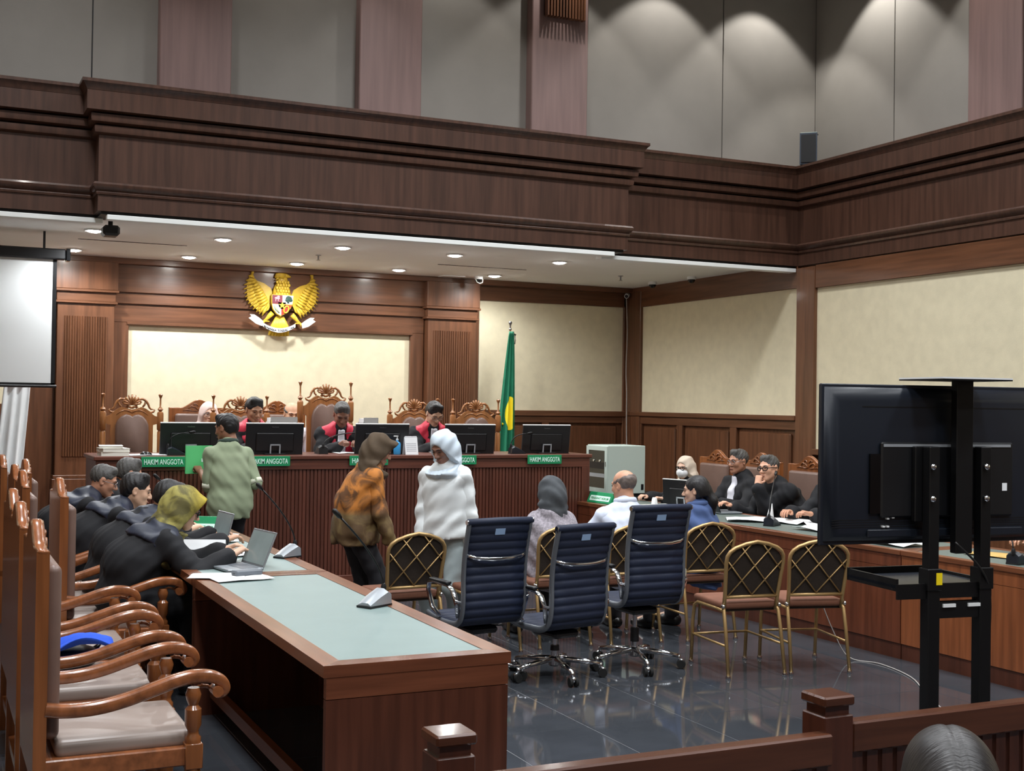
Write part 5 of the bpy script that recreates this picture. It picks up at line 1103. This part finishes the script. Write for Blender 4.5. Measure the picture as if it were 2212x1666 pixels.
def person(label, loc, rz, h=1.68, fem=0, seat=None, lean=0., curl=8., side=0., head=(10, 0, 0), neck=None, rh=None, lh=None, hp=('relaxed', 'relaxed'), skin_rgb=(176, 128, 100), top='robe_black', style='robe', sleeve='long', bottom='trousers_dark',
           hem=.75, hair='short', hair_m='hair_black', hijab=None, hijab_front=0., glasses=None, mask=False, judge=False, bib=False, yoke=False, girth=1., elbow=.0, feet=((0, 0), (0, 0)), hip_fwd=0., collar=None, hd=(None, None), group=None, bell=1., scf=1., drape=.12):
    t = thing('person', label, 'person', loc, math.radians(rz), group)
    s = h / 1.70; sit = seat is not None; ex = V3(1, 0, 0)
    D = lambda a: V3(math.sin(math.radians(side)) * .6, math.sin(math.radians(a)), math.cos(math.radians(a)))
    Fw = lambda a: V3(0, math.cos(math.radians(a)), -math.sin(math.radians(a)))
    hz = seat + .095 if sit else .92 * s
    P = V3(0, hip_fwd, hz); Wst = P + .2 * s * nrm(D(lean * .7)); a2 = lean + curl; N = Wst + .3 * s * nrm(D(a2)); f2 = Fw(a2)
    sw = (.15 if fem else .17) * s * (1 + (girth - 1) * .6); SC = N - .05 * s * nrm(D(a2))
    na = (a2 * .6 + 12) if neck is None else neck
    HC = N + .165 * s * nrm(D(na)); HR = rmat(head[1], head[0], head[2]); hs = (.97 if fem else 1.0) * (.5 + .5 * s) * 1.02
    A1, A2 = .285 * s, .255 * s; sh, el, wr = {}, {}, {}
    for q, tg in (('r', rh), ('l', lh)):
        sx = 1 if q == 'r' else -1; S0 = SC + ex * sx * sw - .028 * s * nrm(D(a2))
        if tg is None: tg = (sx * (sw + .07), S0[1] + .04, S0[2] - .5 * s) if not sit else (sx * .12, .34, hz + .09)
        rch = nrm(V3(tg) - S0); S0 = S0 + .03 * s * V3(0, max(0, rch[1]), max(0, rch[2]))
        sh[q] = S0; el[q], wr[q] = ik(S0, tg, A1, A2, V3(sx * (.5 + elbow), -.5, -.75))
    kn, an, hipj = {}, {}, {}
    for i, (q, sx) in enumerate((('r', 1), ('l', -1))):
        hj = P + V3(sx * .09 * s, 0, -.03); hipj[q] = hj
        if sit: kn[q] = V3(sx * .13, hip_fwd + .43 * s, seat + .07); an[q] = V3(sx * .13 + feet[i][0], hip_fwd + .42 * s + feet[i][1], .09)
        else:
            an[q] = V3(sx * .1 + feet[i][0], feet[i][1] - .02, .09); kn[q], an[q] = ik(hj, an[q], .43 * s, .42 * s, V3(0, 1, 0))
    g = girth
    # --- body: one mesh of torso and limbs, head and hands
    f = SDF(); f.ecap(P, Wst, (.15 * g, .105 * g), (.13 * g, .095 * g), ex, Fw(lean), k=.05); f.ecap(Wst, SC - .1 * D(a2), (.13 * g, .095 * g), (.12 * g, .075), ex, f2, k=.05); f.cap(N - .03 * D(a2), HC + HR @ V3(0, -.026, -.09), .052, .05 if not fem else .046, k=.03)
    for q in 'rl':
        f.cap(SC - .02 * D(a2), sh[q] - .01 * D(a2), .042, .04, k=.04); f.cap(sh[q] - .01 * D(a2), el[q], .04, .038, k=.03); f.cap(el[q], wr[q], .038, .026, k=.02); f.cap(hipj[q], kn[q], .075, .052, k=.04); f.cap(kn[q], an[q], .052, .035, k=.03); f.cap(an[q], an[q] + V3(0, .13, -.045), .036, .03, k=.02)
    parts = [f.mesh(.017), xf(HEAD[fem], HR, HC, hs)]
    for i, q in enumerate('rl'):
        dv = nrm(wr[q] - el[q]) if hd[i] is None else nrm(hd[i][0]); up = V3(0, 0, 1) if hd[i] is None or len(hd[i]) < 2 else V3(hd[i][1])
        zz = up - dv * (up @ dv); zz = nrm(zz) if np.linalg.norm(zz) > .1 else nrm(f2 - dv * (f2 @ dv)); xx = np.cross(dv, zz); parts.append(xf(HAND[hp[i]], np.stack([xx, dv, zz], 1), wr[q], .96 * s, mir=(q == 'l')))
    body = link_mesh('body', np_mesh('body', parts), [skin(skin_rgb)], t, True)
    H = lambda x, y, z: HC + HR @ (V3(x, y, z) * hs)
    # --- face
    if not mask:
        b = MB(); b.tube([H(-.022, .0935, -.0665), H(-.008, .099, -.0655), H(.008, .099, -.0655), H(.022, .0935, -.0665)], .0032, 6); b.build('lips', 'lips', body, True)
    b = MB()
    for x in (-1, 1): b.tube([H(x * .018, .0865, .0), H(x * .027, .088, .004), H(x * .037, .085, .004), H(x * .045, .078, -.001)], [.0015, .0026, .0026, .0015], 6); b.ell(tuple(H(x * .031, .0855, .001)), .0042, 8)
    b.build('eyes', 'eye_dark', body, True)
    if not hijab or not mask:
        b = MB()
        for x in (-1, 1): b.tube([H(x * .013, .0945, .021), H(x * .03, .0895, .027), H(x * .048, .076, .022)], [.0024, .0028, .0014], 6)
        b.build('eyebrows', 'hair_black' if hair_m == 'hair_black' else hair_m, body, True)
    if glasses:
        b = MB()
        for x in (-1, 1):
            b.tube([H(x * .033 + .024 * math.cos(a), .1 - .012 * abs(math.cos(a)) * (math.cos(a) * x > 0), -.002 + .018 * math.sin(a)) for a in [q * PI / 7 for q in range(14)]], .0022 if glasses == 'thin' else .0042, 6, closed=True)
            b.tube([H(x * .056, .09, .002), H(x * .078, .05, .004), H(x * .085, -.01, .0)], .002 if glasses == 'thin' else .0038, 6)
        b.tube([H(-.009, .102, .002), H(.009, .102, .002)], .002 if glasses == 'thin' else .004, 6); b.build('glasses', 'steel' if glasses == 'thin' else 'black_gloss', body, True)
    if mask:
        m_ = SDF(); m_.ell((0, .054, -.054), (.07, .066, .06), k=.01); m_.cap((0, .07, -.02), (0, .095, -.035), .02, .022, k=.02); m_.cut(lambda X, Y, Z: np.maximum(.0 - Y - .2 * Z * 0, Z + .012 + .25 * np.abs(X) * 0)); m_.cut(lambda X, Y, Z: .022 - Y + 0 * X + 0 * Z)
        V_, Q_ = xf(m_.mesh(.006), HR, HC, hs); link_mesh('face_mask', np_mesh('face_mask', [(V_, Q_)]), 'paper', body, True)
    if hair and not hijab:
        link_mesh('hair', np_mesh('hair', [xf(HAIR[hair], HR, HC, hs)]), hair_m, body, True)
    # --- headscarf
    if hijab:
        f = SDF(); f.ell(H(0, -.018, .022), np.array((.094, .109, .105)) * hs * scf, HR, k=.03); f.ell(H(0, -.026, -.06), np.array((.088, .098, .09)) * hs * scf, HR, k=.05)
        if hijab_front: f.cap(H(-.035, .085, .07), H(.035, .085, .07), .03 * hs, None, k=.04); f.ell(H(0, .09, .07), np.array((.055, .04 + hijab_front, .028)) * hs, HR, k=.04)
        f.cap(HC - HR @ V3(0, .02, .06), N + V3(0, .01, .0), .09, .1, k=.05)
        f.ecap(N + .02 * D(a2), N - drape * s * nrm(D(a2)) + .025 * f2, (.105, .095), (.105 + drape * .6, .1 + drape * .3), ex, f2, k=.05, re=.04)
        for q in range(10):
            a0, a1 = q * PI / 5, (q + 1) * PI / 5; ng = N + .03 * D(na); f.cap(ng + V3(.085 * math.sin(a0), .075 * math.cos(a0) + .012, -.02 * math.cos(a0) - .012 * math.sin(a0)), ng + V3(.085 * math.sin(a1), .075 * math.cos(a1) + .012, -.02 * math.cos(a1) - .012 * math.sin(a1)), .032, None, k=.02)
        f.noise(lambda X, Y, Z: .0028 * np.sin(55 * (Z + .6 * Y) + 8 * np.sin(9 * X)) + .0022 * np.sin(30 * X + 60 * Y + 20 * Z))
        f.ell(H(0, .135, -.016), np.array((.064, .105, .088)) * hs, HR, k=.012, mode='s')
        def rim(X, Y, Z):
            px, py, pz = X - HC[0], Y - HC[1], Z - HC[2]; yh = (px * HR[0, 1] + py * HR[1, 1] + pz * HR[2, 1]) / hs; zh = (px * HR[0, 2] + py * HR[1, 2] + pz * HR[2, 2]) / hs
            return np.where(zh > -.135, (yh - (.068 + .42 * zh)) * .9, -.02)
        f.cut(rim)
        link_mesh('headscarf', np_mesh('headscarf', [f.mesh(.0085)]), hijab, body, True)
    # --- upper garment
    inf = {'robe': .032, 'shirt': .018, 'blouse': .024}[style]; e = inf
    def torso(f, e):
        f.ecap(P + V3(0, 0, -.02), Wst + .04 * D(lean), (.155 * g + e, .115 * g + e), (.142 * g + e, .107 * g + e), ex, Fw(lean), k=.1, re=.1); f.ecap(Wst - .02 * D(lean), SC - .08 * D(a2), (.142 * g + e, .107 * g + e), (.15 * g + e, .107 * g + e), ex, f2, k=.1, re=.1)
        f.cap(N - .03 * D(a2) - .01 * f2, N + .012 * D(na), .075 + e * .6, .062 + e * .3, k=.03)
        for q in 'rl': f.cap(SC + .022 * D(a2), sh[q], .05 + e * .7, .05 + e * .6, k=.06)
        return f
    f = torso(SDF(), e); SL = []
    for q in 'rl':
        fs = f if style == 'robe' else SDF(); wide = {'robe': .022, 'blouse': .012, 'shirt': .014}[style]; SL.append(fs) if fs is not f else 0; fs.cap(SC + (sh[q] - SC) * .55, sh[q], .042 + e * .5, .05 + e * .6, k=.03); fs.cap(sh[q], el[q], .05 + e * .6, .044 + wide * bell, k=.03)
        if sleeve == 'long': fs.cap(el[q], wr[q] - nrm(wr[q] - el[q]) * .035, .046 + wide * bell, .034 + wide * 1.25 * bell, k=.03)
    if style == 'robe':
        for q in 'rl':
            f.cap(hipj[q], kn[q], .105, .09, k=.06); f.cap(kn[q], kn[q] + (an[q] - kn[q]) * .62, .09, .09, k=.05)
        f.ecap(P + V3(0, .05, .0), (kn['r'] + kn['l']) / 2, (.17, .09), (.16, .07), ex, V3(0, 0, 1) if sit else V3(0, 1, 0), k=.06)
    elif style == 'blouse' and not sit:
        f.ecap(P + V3(0, .0, .05), V3(P[0], P[1] + .0, hem - .03), (.155 * g + e, .118 * g + e), (.168 * g + e + .015, .128 * g + e + .012), ex, V3(0, 1, 0), k=.1, re=.08)
        f.cut(lambda X, Y, Z: hem - Z + 0 * X + 0 * Y + .01 * np.sin(20 * X))
    elif style == 'shirt' and not sit:
        f.ecap(P + V3(0, 0, .04), V3(P[0], P[1], hem - .03), (.155 * g + e, .115 * g + e), (.155 * g + e, .115 * g + e), ex, V3(0, 1, 0), k=.1, re=.08); f.cut(lambda X, Y, Z: hem - Z + 0 * X + 0 * Y)
    elif sit: f.ecap(P, P + V3(0, .06, -.05), (.165 * g + e, .12 * g + e), (.16 * g, .1), ex, V3(0, 1, 0), k=.05)
    NZ = CLOTH if style == 'robe' else (lambda X, Y, Z: 1.7 * FOLD(X, Y, Z)) if style == 'blouse' else FOLD
    gm = link_mesh(style, np_mesh(style, [x.noise(NZ).mesh(.0125) for x in [f] + SL]), top, body, True)
    if sleeve == 'short':
        for q in 'rl': d = nrm(el[q] - sh[q]); b = MB(); b.tube([el[q] - d * .03, el[q] + d * .008], [.06, .062], 14); b.build('cuff', mat('cuff_pale', (206, 210, 190), .8), gm, True)
    # --- judges satin front, bib
    loc2 = lambda X, Y, Z: ((X - SC[0]), (Y - SC[1]) * f2[1] + (Z - SC[2]) * f2[2], (Y - SC[1]) * D(a2)[1] + (Z - SC[2]) * D(a2)[2])
    if judge or yoke:
        f = torso(SDF(), e + .014)
        if judge: f.cut(lambda X, Y, Z: (lambda x, y, z: np.maximum(np.maximum(np.abs(x) - .185, .052 + .02 * np.clip(-z * 6, 0, 2) * 0 - np.abs(x)), np.maximum(-.08 - y, -.42 - z)))(*loc2(X, Y, Z)))
        else: f.cut(lambda X, Y, Z: (lambda x, y, z: np.maximum(np.abs(x) - .2, -.13 - z + .25 * np.abs(x)))(*loc2(X, Y, Z)))
        f.noise(FOLD); link_mesh('satin_yoke', np_mesh('yoke', [f.mesh(.011)]), 'red_satin' if judge else 'robe_satin', gm, True)
    if judge or bib:
        f = torso(SDF(), e + .022); f.cut(lambda X, Y, Z: (lambda x, y, z: np.maximum(np.maximum(np.abs(x) - (.034 + .09 * np.clip(-z - .0, 0, .36)), -.02 - y), np.maximum(-.34 - z, z - .075)))(*loc2(X, Y, Z)))
        f.noise(lambda X, Y, Z: .0025 * np.sin(150 * X) + 0 * Y + 0 * Z); link_mesh('bib', np_mesh('bib', [f.mesh(.009)]), 'bib_white', gm, True)
    if collar:
        b = MB(); b.tube([N + .034 * D(na) + V3(.078 * math.sin(a), .073 * math.cos(a) + .0, .012 * -math.cos(a)) for a in [q * PI / 8 for q in range(16)]], .017, 8, closed=True, flat=(1.3, .8)); b.build('collar', collar, gm, True)
    # --- trousers and shoes
    f = SDF(); f.ecap(P + V3(0, 0, -.06), P + V3(0, 0, .04), (.155 * g, .115 * g), (.15 * g, .11 * g), ex, V3(0, 1, 0), k=.05)
    for q in 'rl': f.cap(hipj[q], kn[q], .092 * g, .068, k=.04); f.cap(kn[q], an[q] + V3(0, 0, .0), .068, .062, k=.03)
    f.cut(lambda X, Y, Z: .05 - Z + 0 * X + 0 * Y); f.noise(FOLD); link_mesh('trousers', np_mesh('trousers', [f.mesh(.015)]), bottom, body, True)
    for q in 'rl':
        f = SDF(); c = an[q]; f.cap((c[0], c[1] - .04, .045), (c[0], c[1] + .05, .045), .045, .046, k=.03); f.cap((c[0], c[1] + .05, .04), (c[0], c[1] + .17, .032), .044, .034, k=.03); f.cut(lambda X, Y, Z: .003 - Z + 0 * X + 0 * Y); link_mesh('shoe', np_mesh('shoe', [f.mesh(.011)]), 'shoe_black', body, True)
    t['wr'] = [float(x) for x in wr['r']] + [float(x) for x in wr['l']]
    return t
# ---- judges (podium .45)
PZ = .45
person('judge in red and black robe left of the centre, reading behind a monitor', (2.93, 12.3, PZ), 180, seat=.47, lean=8, curl=10, head=(18, 8, 0), rh=(-.1 + .2, .5, .84), lh=(-.12, .5, .84), judge=True, bib=True, girth=1.1, skin_rgb=(178, 132, 104), group='judges')
person('presiding judge in red and black robe at the tall central throne, looking down', (3.79, 12.3, PZ), 180, seat=.47, lean=12, curl=16, head=(34, -10, 0), rh=(.11, .52, .86), lh=(-.07, .54, .86), hp=('grip', 'grip'), hair='crop', hair_m='hair_grey', judge=True, bib=True, girth=1.05, skin_rgb=(140, 98, 80), group='judges')
person('judge with thin glasses in red and black robe right of the centre, looking down', (4.79, 12.3, PZ), 180, seat=.47, lean=10, curl=14, head=(34, 6, 0), rh=(.1, .52, .86), lh=(-.1, .52, .86), hp=('grip', 'grip'), glasses='thin', judge=True, bib=True, girth=1.1, skin_rgb=(206, 166, 140), group='judges')
mat('scarf_pale', (224, 200, 192), .8); mat('scarf_beige', (206, 190, 172), .8); mat('scarf_brown', (78, 63, 46), .85, var=.1, vscale=20); mat('scarf_white', (206, 220, 232), .8); mat('scarf_dark', (70, 74, 78), .85, var=.15, vscale=20); print_mat('scarf_yellow', [(150, 142, 74), (98, 92, 52), (196, 170, 34), (176, 156, 44)], 1, .36, .5, 9)
person('clerk with pale headscarf and glasses sitting behind the judges', (2.66, 13.1, PZ), 180, fem=1, h=1.58, seat=.45, lean=8, curl=6, head=(6, 0, 0), hijab='scarf_pale', glasses='thin', top='robe_black', style='blouse', skin_rgb=(222, 176, 152))
person('bald clerk half hidden behind the white document tray', (3.52, 13.1, PZ), 180, h=1.62, seat=.45, lean=8, curl=10, head=(14, 0, 0), hair='bald', hair_m='hair_grey', style='shirt', top='bib_white', skin_rgb=(206, 160, 130))
# ---- standing people
mat('shirt_olive', (140, 152, 124), .85, var=.06, vscale=6); mat('lanyard', (36, 56, 46), .7); print_mat('batik', [(112, 92, 56), (84, 62, 36), (178, 110, 40), (92, 58, 28)], 2, .93, .98, 7); mat('white_cloth', (226, 232, 234), .85, var=.02); mat('white_shirt', (212, 220, 238), .85); mat('blue_shirt', (66, 86, 130), .85); mat('lace_grey', (150, 144, 152), .85, var=.35, vscale=60)
m = person('man in olive green short sleeved shirt standing at the bench with a green folder', (2.37, 10.62, 0), 20, h=1.62, elbow=-.4, lean=2, curl=4, head=(12, 22, 0), style='shirt', sleeve='short', top='shirt_olive', hem=.74, rh=(.21, .05, .84), lh=(-.12, .28, 1.12), hp=('relaxed', 'grip'), bottom='trousers_dark', collar='lanyard', skin_rgb=(150, 104, 80), hair='short', girth=1.0)
t = thing('green_folder', 'bright green folder held by the man in olive green', 'folder', (2.17, 10.95, 1.1), math.radians(12)); part('cover', 'green_folder', t, (-.12, .12, -.004, .0, 0, .24), (-.12, .12, .008, .012, 0, .24)); part('papers', 'paper', t, (-.115, .115, 0, .008, .004, .236)); part('mark', 'sign_text', t, (.02, .06, -.0055, -.004, .1, .13))
b = MB()
person('woman in brown headscarf and orange batik blouse standing turned to the right', (2.86, 8.72, 0), -94, fem=1, h=1.53, elbow=-.2, lean=6, curl=14, head=(26, -4, 0), hijab='scarf_brown', hijab_front=.005, drape=.05, style='blouse', top='batik', hem=.72, bottom='trousers_dark', rh=(.24, .2, .72), lh=(-.2, .16, .74), skin_rgb=(170, 122, 98), girth=1.05, feet=((.0, .06), (0, -.06)))
person('woman in white headscarf and white blouse standing and looking down', (3.46, 8.42, 0), 130, fem=1, h=1.54, elbow=-.3, lean=2, curl=8, head=(28, -14, 0), hijab='scarf_white', drape=.06, scf=1.05, style='blouse', top='white_cloth', hem=.78, bottom='trousers_grey', rh=(.17, .14, .7), lh=(-.2, .04, .7), skin_rgb=(150, 108, 90), girth=1.02, feet=((.0, .05), (0, -.05)))
# ---- seated witnesses, backs to us
person('woman in dark grey headscarf seated on a gold chair, seen from behind', (4.25, 8.3, 0), 0, fem=1, h=1.45, seat=.43, lean=-4, curl=10, scf=1.08, head=(22, 10, 0), hijab='scarf_dark', drape=.05, style='blouse', top='lace_grey', skin_rgb=(190, 146, 122))
person('bald man in white shirt seated on a gold chair, seen from behind', (4.83, 8.22, 0), 0, h=1.58, seat=.43, lean=-2, curl=6, head=(8, 22, 0), hair='bald', hair_m='hair_thin', style='shirt', top='white_shirt', collar='white_shirt', skin_rgb=(202, 150, 122), girth=1.2, lh=(-.3, .36, .62))
person('woman with black ponytail in blue blouse seated on a gold chair', (5.44, 8.14, 0), 20, fem=1, h=1.47, seat=.43, lean=0, curl=4, head=(6, 28, 0), hair='pony', style='blouse', top='blue_shirt', collar='blue_shirt', skin_rgb=(206, 164, 138))
# ---- robed people at the left table (facing +x)
yel = person('woman in yellow headscarf and black robe leaning over the left table', (1.08, 7.66, 0), -90, fem=1, h=1.62, seat=.48, lean=24, curl=20, head=(22, -4, 0), hijab='scarf_yellow', hijab_front=.005, glasses='thick', scf=1.16, drape=.18, yoke=True, rh=(.2, .6, .82), lh=(-.08, .62, .82), hp=('relaxed', 'relaxed'), skin_rgb=(206, 164, 138), girth=1.12, hair_m='hair_black')
person('man in black robe with black hair bent over the table behind the yellow headscarf', (1.1, 8.46, 0), -90, h=1.68, seat=.48, lean=26, curl=22, head=(28, -6, 0), yoke=True, rh=(.18, .72, .82), lh=(-.15, .72, .82), skin_rgb=(190, 146, 118), girth=1.1)
person('black haired man in black robe seen in profile at the left table', (1.0, 9.2, 0), -90, h=1.7, seat=.48, lean=24, curl=24, head=(14, -8, 0), yoke=True, rh=(.18, .72, .82), lh=(-.15, .72, .82), skin_rgb=(214, 172, 144), girth=1.12)
person('older man with thin glasses and short grey hair in black robe at the left table', (.9, 9.95, 0), -90, h=1.7, seat=.48, lean=20, curl=24, head=(20, -6, 0), yoke=True, hair='crop', hair_m='hair_grey', glasses='thin', rh=(.18, .72, .82), lh=(-.15, .72, .82), skin_rgb=(186, 134, 108), girth=1.2)
person('farthest man in black robe with grey hair at the left table', (1.2, 10.6, 0), -90, h=1.7, seat=.48, lean=22, curl=18, head=(18, 4, 0), hair='short', hair_m='hair_grey', rh=(.18, .7, .82), lh=(-.15, .7, .82), skin_rgb=(178, 128, 104))
t = thing('held_phone', 'silver phone in the hand of the woman in the yellow headscarf', 'phone', (1.8, 7.52, .84), math.radians(-70)); part('body', 'silver_plastic', t, (-.035, .035, -.01, .13, -.004, .004), bev=.002); part('glass', 'black_gloss', t, (-.032, .032, -.006, .126, .004, .005))
# ---- lawyers at the right desk (facing -x)
person('woman in beige headscarf with glasses and white face mask at the right desk', (7.3, 11.0, 0), 90, fem=1, h=1.5, seat=.45, lean=8, curl=8, head=(6, 18, 0), hijab='scarf_beige', glasses='thick', mask=True, rh=(.16, .5, .8), lh=(-.16, .5, .8), skin_rgb=(214, 172, 148))
person('lawyer in black robe with white bib and thin glasses at the right desk', (7.36, 10.2, 0), 90, h=1.68, seat=.47, lean=4, curl=6, head=(4, 4, 0), glasses='thin', bib=True, rh=(.18, .46, .82), lh=(-.2, .46, .82), hair='crop', hair_m='hair_grey', skin_rgb=(176, 126, 100), girth=1.15)
person('lawyer in black robe with thick black glasses resting his chin on his fist', (7.28, 9.42, 0), 90, h=1.7, seat=.48, lean=16, curl=10, head=(2, 14, 4), glasses='thick', rh=(.3, .45, .82), lh=(-.01, .38, 1.03), hp=('relaxed', 'fist'), hd=(None, ((.1, -.3, 1.), (-.3, 1., .3))), hair='crop', hair_m='hair_grey', skin_rgb=(214, 162, 134), girth=1.25, elbow=-.3)
person('robed person at the right desk whose hands show beside the television', (7.36, 8.75, 0), 90, h=1.7, seat=.48, lean=10, curl=8, head=(14, 0, 0), rh=(.05, .56, .84), lh=(-.2, .52, .84), skin_rgb=(190, 140, 112))
person('person in blue shirt at the lighter right desk, only a forearm showing', (7.5, 6.2, 0), 90, h=1.7, seat=.48, lean=14, curl=10, head=(14, 0, 0), style='shirt', sleeve='short', top='blue_shirt', rh=(.2, .56, .84), lh=(-.22, .6, .84), skin_rgb=(190, 140, 112))
# ---- audience head in the foreground
person('person with parted dark hair in the foreground at the lower right', (1.54, 1.5, 0), -30, fem=1, h=1.46, seat=.46, lean=14, curl=12, head=(8, 0, 0), hair='long', hair_m='hair_strand', style='blouse', top='robe_black', skin_rgb=(206, 164, 138))
